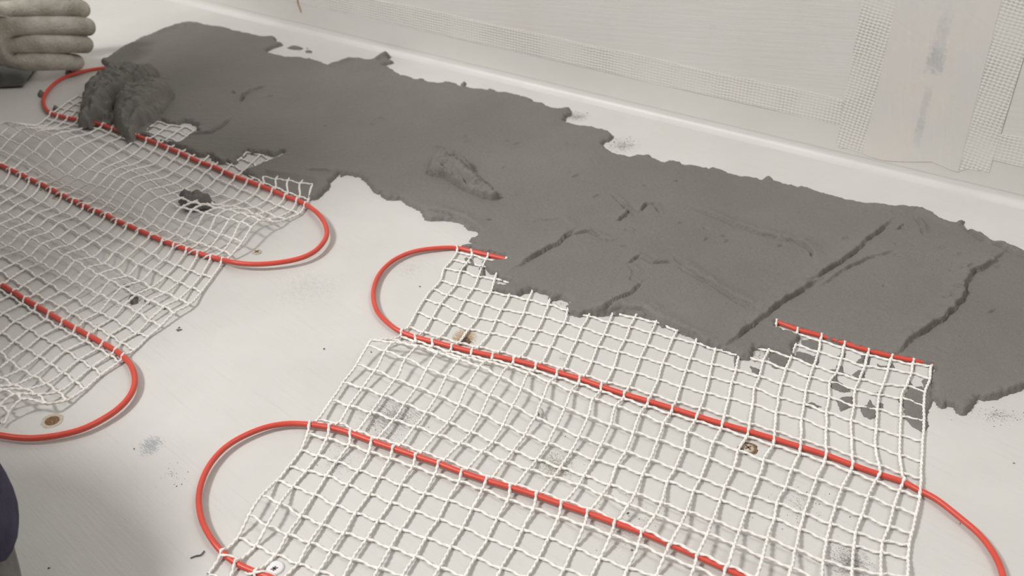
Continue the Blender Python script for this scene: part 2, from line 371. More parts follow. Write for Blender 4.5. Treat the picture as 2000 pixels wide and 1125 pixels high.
def heightfield(name, outer, holes, res, mat, parent=None, thick=.006, edge=.0035, rag=.0016, z0=0.0, zref=None, ridges=(), wav=.0010, seed=1, dome=0.0, ragscale=120, slope=None, rough=.0004, edgef=None, fold=0.0, keep_over=0.0):
    zr = thick*.5+z0 if zref is None else zref
    poly = atl(outer, zr)[:, :2]; hp = [atl(h, zr)[:, :2] for h in holes]
    e1, e2 = U, np.array([-U[1], U[0]])
    s, t = poly@e1, poly@e2; mg = .006
    S = np.arange(s.min()-mg, s.max()+mg, res); T = np.arange(t.min()-mg, t.max()+mg, res)
    gs, gt = np.meshgrid(S, T, indexing='ij'); P = np.outer(gs.ravel(), e1)+np.outer(gt.ravel(), e2)
    Pj = P+np.stack([vnoise(P, ragscale, seed, 3), vnoise(P, ragscale, seed+50, 3)], 1)*rag*1.3
    def full(Q):
        d_ = poly_sdf(Q, poly)
        for h_ in hp: d_ = np.minimum(d_, -poly_sdf(Q, h_))
        return d_
    if len(P) > 60000:       # far from the outline a coarse distance is enough
        cs = 5; nS_, nT_ = len(S), len(T); iS = np.arange(0, nS_+cs, cs); iT = np.arange(0, nT_+cs, cs)
        cg = np.meshgrid(S[0]+iS*res, T[0]+iT*res, indexing='ij'); Pc = np.outer(cg[0].ravel(), e1)+np.outer(cg[1].ravel(), e2)
        dc = full(Pc).reshape(len(iS), len(iT))
        a0 = np.arange(nS_)/cs; b0 = np.arange(nT_)/cs; ai = a0.astype(int); bi = b0.astype(int); af = (a0-ai)[:, None]; bf = (b0-bi)[None, :]
        d = ((dc[ai][:, bi]*(1-af)+dc[ai+1][:, bi]*af)*(1-bf)+(dc[ai][:, bi+1]*(1-af)+dc[ai+1][:, bi+1]*af)*bf).ravel()
        near = np.abs(d) < .016; d[near] = full(Pj[near])
    else: d = full(Pj)
    d = d+vnoise(P, ragscale*2.6, seed+7, 2)*rag*1.0
    pos = np.maximum(d, 0)
    h = thick*(1-np.exp(-pos/(edge if edgef is None else edgef(P, edge))))
    if dome: h += dome*np.sqrt(np.clip(pos/(pos.max()+1e-9), 0, 1))
    fade = 1-np.exp(-pos/.008)
    h += fade*(vnoise(P, 14, seed+3, 3)*wav+vnoise(P, 500, seed+5, 2)*rough)
    if fold:                 # torn, creased lumps: ridged noise stretched along the smear
        st = np.stack([(P@e1)*.7+(P@e2)*.7, ((P@e2)*.7-(P@e1)*.7)*2.2], 1)
        h += fade*fold*(.6-1.6*np.abs(vnoise(st, 42, seed+9, 4, .6)))
    if slope is not None: h *= slope(P)
    h_flat = h.copy()
    for (ln, amp, w1, w2, jag) in ridges:
        if w2 < w1: w2 = max(w2*.62, .0011)
        elif w1 < w2: w1 = max(w1*.62, .0011)
        line = atl(ln, thick)[:, :2]; Pw = P+np.stack([vnoise(P, 70, seed+11, 3), vnoise(P, 70, seed+12, 3)], 1)*jag
        b0, b1 = line.min(0)-.05, line.max(0)+.05; m = np.all((P > b0) & (P < b1), axis=1)
        if not m.any(): continue
        q, par = line_d(Pw[m], line); w = np.where(q > 0, w1, w2)
        prof = np.exp(-(q/w)**2)*(1+.35*vnoise(P[m], 160, seed+21, 3))
        ends = np.clip(par/.15, 0, 1)*np.clip((1-par)/.15, 0, 1); ends = ends*.8+.2
        edge_in = np.clip(pos[m]/.004, 0, 1)
        hh = h[m]+amp*1.1*prof*ends*edge_in
        # a torn groove on the steep side
        gq = np.where(np.sign(w1-w2)*q < 0, q, 9); gr = np.exp(-((np.abs(gq)-min(w1, w2)*1.2)/(.0010))**2)
        hh -= gr*min(abs(amp)*1.7, .0052)*ends*edge_in*np.clip(.7+.9*vnoise(P[m], 90, seed+31, 2), 0, 1.3)
        h[m] = hh
    h = np.maximum(h, np.minimum(h_flat, (keep_over(P) if callable(keep_over) else keep_over)*(1-np.exp(-pos/.004))))     # grooves never bare the buried cable
    z = z0+np.where(d > 0, np.maximum(h, .0002), np.maximum(d*.5, -.0012))
    nS, nT = len(S), len(T); idx = np.arange(nS*nT).reshape(nS, nT)
    a, b, c, e = idx[:-1, :-1], idx[1:, :-1], idx[1:, 1:], idx[:-1, 1:]
    keep = (np.maximum.reduce([d[a], d[b], d[c], d[e]]) > 0).ravel()
    Q = np.stack([a.ravel(), b.ravel(), c.ravel(), e.ravel()], 1)[keep]
    us, inv = np.unique(Q, return_inverse=True)
    V = np.concatenate([P[us], z[us][:, None]], 1)
    return fast_mesh(name, V, inv.reshape(-1, 4), mat, parent)

TOP = [(196, 117), (210, 112), (229, 99), (243, 89), (263, 81), (277, 73), (299, 65), (331, 55), (344, 47), (368, 43), (387, 45), (400, 48), (435, 53), (461, 60), (475, 63), (507, 71), (528, 71), (539, 72), (540, 80), (553, 85), (531, 93), (520, 100), (533, 105), (560, 112), (587, 112), (611, 116), (627, 121), (643, 128), (656, 123), (669, 116), (680, 113), (701, 113), (720, 117), (731, 115), (744, 104), (755, 100), (764, 109), (759, 113), (768, 120), (749, 127), (763, 135), (784, 147), (797, 149), (811, 156), (824, 153), (837, 161), (864, 163), (869, 159), (885, 162), (900, 168), (916, 172), (951, 176), (956, 172), (975, 180), (993, 181), (1017, 188), (1039, 193), (1044, 200), (1060, 201), (1068, 207), (1084, 212), (1097, 212), (1113, 211), (1116, 220), (1105, 227), (1103, 237), (1121, 243), (1132, 245), (1156, 248), (1175, 252), (1188, 257), (1199, 264), (1197, 272), (1182, 274), (1179, 282), (1190, 295), (1205, 302), (1220, 304), (1230, 307), (1242, 304), (1260, 302), (1271, 301), (1274, 309), (1295, 316), (1305, 312), (1332, 317), (1335, 322), (1352, 322), (1370, 325), (1385, 330), (1390, 326), (1412, 332), (1425, 340), (1450, 345), (1462, 344), (1487, 351), (1500, 345), (1504, 341), (1511, 352), (1539, 361), (1546, 361), (1557, 366), (1568, 363), (1592, 373), (1617, 379), (1649, 389), (1685, 396), (1702, 395), (1715, 396), (1734, 404), (1753, 404), (1782, 403), (1801, 405), (1822, 417), (1833, 427), (1843, 432), (1865, 433), (1874, 428), (1883, 429), (1883, 440), (1891, 449), (1905, 456), (1914, 452), (1923, 459), (1934, 472), (1939, 476), (1953, 473), (1977, 480), (2000, 489), (2100, 520), (2220, 560), (2230, 760), (2080, 735)]
LOW = [(2000, 757), (1974, 765), (1952, 775), (1935, 778), (1921, 778), (1907, 775), (1903, 785), (1899, 796), (1888, 806), (1870, 803), (1864, 793), (1853, 789), (1841, 793), (1833, 785), (1823, 775), (1817, 760), (1822, 735), (1829, 714), (1790, 705), (1743, 696.5), (1697, 685), (1651, 671.5), (1605, 656.5), (1558, 644), (1520, 630.5), (1513, 631), (1514, 640), (1562, 655), (1562, 672), (1552, 675), (1549, 694), (1539, 694), (1524, 687), (1502, 682), (1476, 678), (1472, 692), (1467, 698), (1452, 698), (1443, 697), (1440, 692), (1425, 686), (1412, 683), (1402, 679.5), (1375, 673), (1356, 658), (1340, 651), (1322, 644), (1301, 637), (1280, 627), (1266, 620), (1248, 615), (1229, 610.5), (1197, 611.6), (1165, 614), (1144, 613), (1137, 615), (1128, 616), (1113, 610.6), (1108, 602.6), (1108, 585), (1097, 581), (1078.6, 584), (1073, 589), (1070.6, 573), (1049, 565), (1020, 570.6), (1006.6, 577), (993, 574.6), (969, 566.6), (962.6, 562.6), (966, 553), (985, 556), (998, 552), (980, 546), (970, 540), (972, 534), (958, 530), (946, 519), (944, 510.6), (962, 510), (984, 505), (985, 498), (948, 491), (921, 485), (894.6, 480), (902.6, 477), (926.6, 476), (928, 471), (915, 466.6), (931, 461), (933, 450), (914.7, 446), (906.7, 438), (898.7, 430), (877, 427), (842.7, 428.7), (829, 426), (824, 414), (818.7, 406), (800, 398), (779, 387), (754, 387), (742, 377.6), (726, 368), (717, 352.7), (701, 342), (679.6, 338.7), (658, 342), (645, 352.7), (639, 366.7), (623.6, 384), (611, 387), (600, 389), (590, 392), (578, 384), (564.5, 376), (536.5, 366), (518, 358), (493, 345), (468, 334), (443, 317), (430, 318), (418, 312), (406, 303), (390, 304), (372, 297), (351, 286), (338, 284), (300, 270), (275, 262), (262, 266), (245, 258), (236, 244), (222, 236), (210, 243), (195, 244), (180, 240), (155, 242), (157, 225), (160, 205), (168, 188), (190, 160), (200, 142), (215, 137), (251, 134), (243, 128), (205, 126)]
HOLE_A = [(284, 258), (300, 241), (312, 234), (330, 241), (345, 242), (360, 236), (372, 240), (387, 247), (378, 258), (365, 268), (352, 276), (340, 278), (310, 272)]
HOLE_B = [(444, 326), (462, 315), (476, 302), (484, 296), (502, 299), (520, 300), (535, 303), (550, 296), (552, 300), (540, 307), (526, 313), (500, 323), (478, 333), (462, 333)]
HOLE_C = [(655, 343), (664, 337), (668, 338), (655, 352), (648, 356)]
HOLE_D = [(526, 346), (532, 344), (550, 352), (548, 362), (533, 356)]
RIDGES = [
    ([(1742, 694), (1790, 655), (1830, 628), (1862, 604), (1880, 578), (1884, 548), (1900, 530), (1935, 512), (1962, 490)], .0052, .012, .0028, .004),
    ([(1420, 672), (1480, 626), (1512, 598), (1560, 570), (1602, 546)], .0040, .013, .0022, .0022),
    ([(1575, 552), (1612, 528), (1640, 512), (1668, 496), (1690, 472), (1740, 430)], .0035, .010, .0024, .003),
    ([(1600, 560), (1640, 530), (1700, 503), (1745, 490)], .0018, .005, .002, .002),
    ([(1350, 402), (1420, 432), (1478, 452), (1530, 466), (1565, 474), (1587, 492), (1590, 505)], .0034, .010, .0018, .0022),
    ([(1318, 502), (1340, 522), (1386, 553), (1432, 580), (1462, 592), (1478, 610)], .0034, .011, .0018, .0022),
    ([(1165, 612), (1205, 588), (1232, 570), (1254, 552)], .0026, .012, .0018, .002),
    ([(1012, 520), (1045, 498), (1062, 488), (1090, 476), (1105, 462), (1120, 448)], .0034, .012, .0019, .0024),
    ([(1118, 456), (1150, 452), (1170, 460), (1185, 468), (1205, 468)], .0024, .006, .002, .003),
    ([(1228, 512), (1250, 499), (1275, 512), (1312, 512)], .0018, .004, .0016, .002),
    ([(1230, 515), (1240, 530), (1235, 546), (1254, 553)], .0018, .004, .0016, .002),
    ([(1196, 378), (1218, 398), (1240, 420)], .0022, .004, .0016, .002), ([(1205, 430), (1222, 420), (1228, 408)], .0022, .004, .0016, .002),
    ([(1250, 412), (1262, 398), (1278, 398), (1293, 418)], .0022, .004, .0017, .002), ([(1216, 447), (1240, 454)], .0022, .004, .0017, .001),
    ([(1130, 616), (1170, 604), (1215, 592), (1262, 597), (1300, 622), (1360, 656), (1410, 680)], .0030, .010, .008, .003),
    ([(468, 200), (474, 188), (490, 180), (514, 170)], .0036, .006, .0020, .001), ([(372, 262), (410, 258), (425, 250), (452, 230)], .0026, .005, .0018, .001),
    ([(836, 406), (880, 418), (910, 428), (940, 446)], .0026, .010, .0022, .002), ([(1020, 428), (1060, 428), (1100, 426), (1120, 440)], .0010, .006, .004, .002),
    ([(1700, 396), (1735, 403), (1790, 406), (1830, 425), (1870, 440)], .0030, .004, .007, .004), ([(1752, 446), (1762, 441), (1770, 447)], .0026, .003, .0016, .001),
    ([(1790, 425), (1802, 440), (1808, 458)], .0026, .004, .002, .002), ([(1844, 580), (1850, 585), (1860, 578)], .0024, .003, .0016, .001), ([(1880, 440), (1930, 470), (1965, 485), (2010, 500)], .0036, .006, .005, .004),
    ([(600, 330), (640, 331), (652, 334)], .0018, .004, .0018, .001), ([(340, 240), (375, 246), (390, 254)], .003, .006, .002, .002), ([(1880, 800), (1940, 778), (2000, 752), (2060, 735)], .003, .006, .006, .003),
    ([(420, 305), (445, 322), (470, 310), (490, 300)], .002, .005, .003, .002), ([(150, 200), (190, 150), (230, 140), (300, 138)], .004, .006, .01, .004),
    ([(300, 66), (345, 50), (390, 48)], .003, .005, .006, .003), ([(640, 128), (660, 124), (690, 116)], .003, .004, .004, .002), ([(730, 120), (748, 108), (760, 104)], .004, .004, .005, .002)]
for ln in ([(1352, 405), (1420, 434), (1478, 455), (1530, 468)], [(1470, 453), (1500, 461), (1530, 467), (1562, 476), (1585, 493), (1587, 502)], [(1326, 520), (1386, 556)], [(1384, 554), (1432, 583), (1474, 608)], [(1230, 513), (1248, 501)], [(1252, 502), (1275, 513), (1310, 513)],
           [(1236, 520), (1241, 532), (1234, 546), (1253, 553)], [(1198, 379), (1222, 402)], [(1222, 406), (1240, 422)], [(1205, 430), (1220, 423), (1228, 410)], [(1252, 411), (1263, 398), (1279, 399), (1291, 416)], [(1218, 448), (1241, 455)], [(1120, 455), (1160, 453), (1182, 466), (1204, 471)],
           [(468, 201), (476, 188), (492, 179), (512, 172)], [(374, 260), (412, 258), (426, 250), (450, 232)], [(838, 407), (882, 420), (934, 444)], [(952, 430), (962, 427)], [(1210, 480), (1226, 482)], [(1016, 519), (1050, 497), (1064, 490)], [(1752, 446), (1761, 441), (1769, 446)], [(1844, 578), (1850, 583), (1859, 578)], [(1106, 281), (1130, 283)], [(640, 128), (655, 132)], [(1700, 700), (1744, 692)]):
    RIDGES.append((ln, -.0030, .0011, .0011, .0022))
rr = random.Random(5)
for k in range(46):      # small nicks and drag marks left by the trowel
    x = rr.uniform(420, 1950); y = .25*(x-400)+rr.uniform(120, 230)
    a = rr.uniform(-.5, .5); l = rr.uniform(5, 16)
    RIDGES.append(([(x, y), (x+l*math.cos(a)*.5, y+l*math.sin(a)*.5-1), (x+l*math.cos(a), y+l*math.sin(a))], rr.choice([.0012, .0016, -.0016]), .0018, .0011, .0006))

THIN = atl([(505, 346), (520, 338), (560, 344), (613, 352), (618, 362), (603, 394), (560, 380), (500, 353)], .002)[:, :2]
C0_LINE = atl([(1516, 628), (1558, 642), (1605, 654), (1651, 669.5), (1697, 683), (1743, 694), (1790, 703), (1829, 713)], .003)[:, :2]
def bed_slope(P):
    d = poly_sdf(P, THIN); return 1-.76*np.clip(d/.006+.3, 0, 1)
def bed_edge(P, e):
    q, _ = line_d(P, C0_LINE); return np.where(np.abs(q) < .014, .0008, e)
C0_ALL = atl([(893, 484), (990, 507), (1250, 566), (1516, 628), (1829, 713)], .003)[:, :2]
def bed_keep(P):
    q, _ = line_d(P, C0_ALL); return np.where(np.abs(q) < .012, .0046, .0024)
bed_c = at(1100, 400)
bed = empty('mortar_bed', (bed_c[0], bed_c[1], 0))
tag(bed, 'long wet grey mortar bed spread over the red cables beside the wall', 'mortar')
heightfield('mortar_layer', TOP+LOW, [HOLE_A, HOLE_B, HOLE_C], .00118, MORTAR, bed, thick=.0060, edge=.0019, rag=.0018, ridges=RIDGES, seed=21, wav=.0013, zref=.003, slope=bed_slope, edgef=bed_edge, keep_over=bed_keep)
CLUMP_A = sc([(90, 440), (130, 430), (200, 375), (270, 310), (330, 265), (420, 235), (560, 215), (700, 215), (860, 245), (900, 260), (870, 310), (760, 345), (660, 370), (600, 430), (520, 480), (430, 550), (380, 620), (330, 670), (310, 740), (230, 740), (190, 790), (130, 810), (40, 805), (20, 790), (50, 700), (45, 610), (90, 540), (80, 480)], 150, 100, 5.627)
CLUMP_B = sc([(430, 560), (520, 500), (620, 480), (700, 420), (820, 380), (960, 400), (1060, 440), (1060, 520), (1000, 600), (920, 680), (840, 740), (740, 790), (680, 800), (640, 880), (610, 950), (540, 950), (490, 900), (430, 820), (410, 700)], 150, 100, 5.627)
heightfield('folded_clump', CLUMP_A, [], .0016, MORTAR, bed, thick=.012, edge=.0035, rag=.004, dome=.010, seed=61, wav=.010, zref=.008, z0=.004, ragscale=70, rough=.0016, fold=.009,
            ridges=[([(330, 120), (260, 160), (200, 200), (175, 235)], .006, .006, .004, .005), ([(300, 145), (250, 170), (215, 205)], -.005, .004, .004, .004), ([(255, 140), (200, 170), (172, 200)], -.005, .004, .004, .004)])
heightfield('folded_clump', CLUMP_B, [], .0016, MORTAR, bed, thick=.012, edge=.003, rag=.003, dome=.013, seed=71, wav=.006, zref=.009, z0=.005, ragscale=70, rough=.0014, fold=.007,
            ridges=[([(335, 185), (300, 215), (268, 228)], -.007, .008, .005, .003), ([(265, 222), (252, 240), (250, 262)], -.008, .006, .004, .003), ([(300, 170), (255, 190), (235, 215)], .004, .006, .003, .003)])
CURL = sc([(135, 250), (140, 200), (165, 150), (200, 125), (260, 115), (330, 140), (420, 190), (480, 250), (540, 320), (600, 380), (660, 430), (600, 434), (520, 420), (440, 385), (360, 345), (300, 300), (250, 270), (180, 268)], 800, 270, 3.75)
heightfield('curled_ridge', CURL, [], .0012, MORTAR, bed, thick=.0065, edge=.0016, rag=.0016, dome=.012, seed=81, wav=.002, zref=.010, z0=.0055, ragscale=90, rough=.0011, fold=.0065,
            ridges=[([(860, 318), (905, 335), (935, 355), (972, 384)], -.004, .004, .003, .002), ([(850, 310), (900, 325), (940, 352)], .003, .004, .003, .002), ([(850, 335), (880, 345), (915, 370), (955, 382)], -.004, .003, .002, .002)])

# separate splats and lumps of mortar
C5 = lambda p: sc(p, 1450, 600, 3.751)
A5 = lambda p: sc(p, 700, 440, 3.751)
L7 = lambda p: sc(p, 200, 480, 4.687)
T0 = lambda p: sc(p, 400, 0, 3.75)
def ell(x, y, rx, ry, n=12): return [(x+rx*math.cos(2*PI*k/n)*rr.uniform(.8, 1.1), y+ry*math.sin(2*PI*k/n)*rr.uniform(.8, 1.1)) for k in range(n)]
G1 = 'mortar splats caught in the mat corner'
SPLATS = [
 (C5([(1250, 410), (1268, 450), (1232, 500), (1232, 545), (1260, 583), (1320, 573), (1338, 600), (1328, 560), (1312, 540), (1370, 500), (1395, 440), (1402, 520), (1385, 600), (1400, 680), (1370, 760), (1352, 820), (1367, 860), (1350, 897), (1320, 912), (1280, 890), (1240, 865), (1185, 812), (1190, 740), (1150, 690), (1140, 660), (1180, 680), (1210, 600), (1215, 540), (1240, 450)]), .0055, 'large grey mortar spill filling the last cells at the right corner of the mat', G1),
 (C5([(440, 240), (500, 240), (560, 230), (575, 300), (500, 300), (440, 265)]), .003, 'flat mortar patch in the cell just under the short bare red cable', G1),
 (C5([(415, 325), (470, 335), (520, 355), (550, 345), (552, 400), (535, 422), (470, 400), (400, 372)]), .004, 'wide mortar splat one cell below the flat patch by the bare cable end', G1),
 (C5([(735, 305), (757, 340), (745, 367), (690, 355), (715, 342)]), .0035, 'small hooked mortar splat left of a cord, third cell below the bare cable', G1),
 (C5([(890, 330), (900, 350), (885, 402), (832, 407), (850, 380), (870, 365)]), .0035, 'triangular mortar splat beside the thin upright sliver near the bare cable', G1),
 (C5([(925, 340), (942, 370), (927, 422), (908, 415), (915, 380)]), .003, 'thin upright mortar sliver on a cord below the bare cable', G1),
 (C5([(700, 420), (728, 425), (745, 470), (787, 490), (780, 502), (700, 475), (642, 452), (690, 448)]), .004, 'winged mortar splat over a crossing of cords in the mat corner', G1),
 (C5([(815, 490), (850, 458), (890, 465), (897, 505), (870, 517), (830, 507)]), .004, 'round mortar blob right of the winged splat in the mat corner', G1),
 (C5([(660, 510), (690, 490), (702, 540), (770, 588), (782, 607), (720, 612), (660, 582), (645, 550)]), .0045, 'mortar splat with a raised peak and a tail down to the right', G1),
 (C5([(700, 680), (740, 660), (805, 655), (812, 710), (732, 752), (715, 730)]), .0035, 'square mortar patch pointing downwards in the middle cell of the corner', G1),
 (C5([(870, 730), (920, 710), (935, 668), (950, 710), (990, 740), (978, 795), (940, 806), (900, 790), (880, 760)]), .0045, 'onion-shaped mortar drop right of the square patch', G1),
 (C5([(995, 412), (1020, 425), (1080, 428), (1095, 400), (1107, 440), (1050, 442), (1000, 437)]), .003, 'narrow mortar streak along a cord at upper right of the corner', G1),
 (C5([(455, 715), (480, 702), (510, 693), (570, 725), (500, 737)]), .003, 'low mortar streak left of the square patch, lowest of the corner', G1),
 (C5([(475, 490), (510, 482), (520, 505), (490, 527), (472, 510)]), .004, 'dark mortar knot on a cord crossing at left of the corner', G1),
 (C5([(210, 345), (290, 330), (350, 362), (340, 412), (300, 440), (240, 440), (205, 400)]), .003, 'scraped mortar square left of the corner cells at the bed edge', G1),
 (C5([(955, 628), (985, 622), (1010, 612), (1032, 640), (1000, 645)]), .003, 'little mortar bow tie on a cord above the onion-shaped drop', G1),
 (C5([(998, 690), (1030, 712), (1042, 747), (1008, 740)]), .003, 'small mortar sliver touching the right side of the onion-shaped drop', G1),
 (C5([(60, 430), (95, 440), (127, 460), (120, 492), (75, 470)]), .0025, 'thin mortar smear leftmost below the ragged bed edge', G1),
 (sc([(220, 475), (245, 465), (245, 530), (218, 540)], 1380, 580, 4.018), .003, 'upright mortar strip on a cord at the lowest tip of the bed edge', G1),
 (A5([(790, 240), (830, 250), (855, 285), (820, 280), (795, 265)]), .0035, 'mortar speck nearest the upper left cable loop, under the first cord crossing', None),
 (A5([(745, 320), (785, 295), (782, 335), (750, 337)]), .0035, 'mortar speck on the second cord crossing below the upper cable loop end', None),
 (A5([(893, 305), (920, 308), (927, 365), (888, 360)]), .0035, 'upright mortar speck on a cord two cells right of the mat edge', None),
 (A5([(920, 265), (990, 262), (1000, 300), (950, 312)]), .004, 'mortar splat just below the end of the upper bare cable', None),
 (L7([(240, 450), (290, 430), (320, 460), (322, 510), (270, 527), (235, 490)]), .005, 'dark mortar crumb clinging under cords in the middle of the left mat', None),
 (L7([(172, 360), (200, 350), (247, 343), (242, 362), (188, 386)]), .004, 'long mortar crumb on the cord above left of the dark crumb, left mat', None),
 (L7([(380, 478), (430, 490), (432, 520), (388, 522)]), .004, 'mortar crumb right of the dark crumb on the left mat', None),
 (L7([(540, 550), (587, 545), (577, 570), (545, 570)]), .004, 'mortar crumb on a crossing near the right edge of the left mat', None),
 (L7([(665, 760), (700, 750), (737, 758), (712, 772), (690, 776)]), .002, 'flat mortar speck on open floor right of the left mat', None),
 (ell(80, 181, 7, 6), .006, 'dark mortar drop outside the far left cable loop', None),
 (ell(134, 141, 8, 5), .006, 'dark mortar drop behind the top of the far left cable loop', None),
 (ell(108, 210, 6, 5), .006, 'dark mortar drop inside the far left cable loop beside the first cords', None),
 (T0([(600, 345), (650, 332), (690, 338), (722, 350), (700, 361), (640, 358)]), .003, 'long mortar flake off the far edge of the bed near the wall', None),
 (T0([(738, 370), (765, 364), (787, 372), (783, 382), (745, 382)]), .003, 'small mortar flake right of the long flake near the wall', None),
 (sc([(0, 612), (20, 592), (38, 600), (35, 625), (10, 632)], 900, 0, 3.75), .004, 'dark mortar nub on the far bed edge below the smooth wall tape', None),
 (sc([(740, 792), (770, 782), (797, 787), (795, 806), (750, 808)], 900, 0, 3.75), .003, 'mortar flake at the brushed gap in the far edge of the bed', None)]
for k, (pl, th, lab, grp) in enumerate(SPLATS):
    cx_, cy_ = np.mean(pl, axis=0); gs_ = 1.0 if k == 0 else (1.14 if grp else (1.4 if 19 <= k <= 22 else 1.0))
    pl = [(cx_+(x-cx_)*gs_, cy_+(y-cy_)*gs_) for x, y in pl]; lab_t = lab
    th = .0018 if k == 0 else (th*.5 if grp else th)
    o = heightfield('mortar_splat', pl, [], .0009, MORTAR if th < .0045 else MORTAR_DARK, None, thick=th, edge=.0016, rag=.0007, seed=200+k, wav=.0006, zref=th*.5, ragscale=220, rough=.0004)
    tag(o, lab_t, 'mortar', grp or 'loose splats of mortar')
LUMP = sc([(835, 930), (880, 905), (940, 888), (1000, 878), (1080, 893), (1160, 918), (1228, 960), (1190, 988), (1060, 1003), (940, 1014), (880, 1002), (850, 970)], 200, 220, 5.627)
tag(heightfield('mortar_lump', LUMP, [], .0009, MORTAR_DARK, None, thick=.008, edge=.002, rag=.0025, dome=.012, seed=301, wav=.003, zref=.010, z0=.004, ragscale=110, rough=.0016, fold=.004,
    ridges=[([(368, 385), (375, 392), (372, 398)], -.006, .004, .003, .002), ([(395, 382), (400, 390)], -.004, .003, .003, .002)]),
    'dark crumbly mortar lump lying in a hollow of the left mat', 'mortar')

# mortar crumbs and hair-thin bits nobody could count
def crumbs():
    r = random.Random(9); bm = bmesh.new()
    spots = [(x, y, s) for (x, y, s) in [(1348, 704, 5), (1274, 639, 3), (633, 682, 5), (350, 640, 4), (96, 1110, 6), (1980, 905, 4), (1875, 1023, 4), (1226, 1003, 7), (1234, 1075, 6), (1060, 770, 3), (725, 688, 4), (355, 946, 3), (367, 922, 3), (345, 950, 3), (1620, 965, 3), (1660, 1010, 3), (1500, 1012, 4), (820, 560, 4), (900, 420, 5), (385, 1085, 4), (262, 877, 4), (80, 372, 3), (1975, 480, 3), (600, 95, 3), (680, 70, 3), (730, 93, 3), (1640, 278, 3), (1600, 985, 3)]]
    for (cx, cy, rx, ry, n) in [(1655, 1095, 60, 45, 60), (1085, 905, 50, 45, 55), (1240, 1020, 90, 80, 60), (1560, 990, 100, 70, 50), (760, 815, 80, 45, 40), (660, 905, 60, 50, 22), (340, 930, 40, 30, 14), (1940, 815, 70, 25, 45), (265, 585, 90, 45, 25), (1215, 280, 40, 15, 40), (1120, 228, 25, 9, 25), (1830, 785, 26, 12, 30), (1490, 690, 45, 30, 40), (985, 540, 35, 20, 25), (1090, 592, 25, 8, 18), (500, 330, 90, 30, 20), (350, 262, 40, 20, 20)]:
        for k in range(n): spots.append((cx+r.gauss(0, .45)*rx, cy+r.gauss(0, .45)*ry, r.uniform(.8, 2.6)))
    for (x, y, s) in spots:
        p = at(x, y); k = (CAM_H/(SP+(y-562.5)/FPX*CP))/FPX*s*.5
        m = Matrix.Translation((p[0], p[1], k*.35)) @ Matrix.Rotation(r.uniform(0, PI), 4, 'Z') @ Matrix.Diagonal((k*r.uniform(.8, 1.6), k*r.uniform(.5, .9), k*.6, 1))
        bmesh.ops.create_icosphere(bm, subdivisions=1, radius=1, matrix=m)
    o = bm_obj('mortar_crumbs', bm, MORTAR_DARK); tag(o, 'tiny dark mortar crumbs and specks scattered over the pale floor', 'crumbs', kind='stuff')
crumbs()

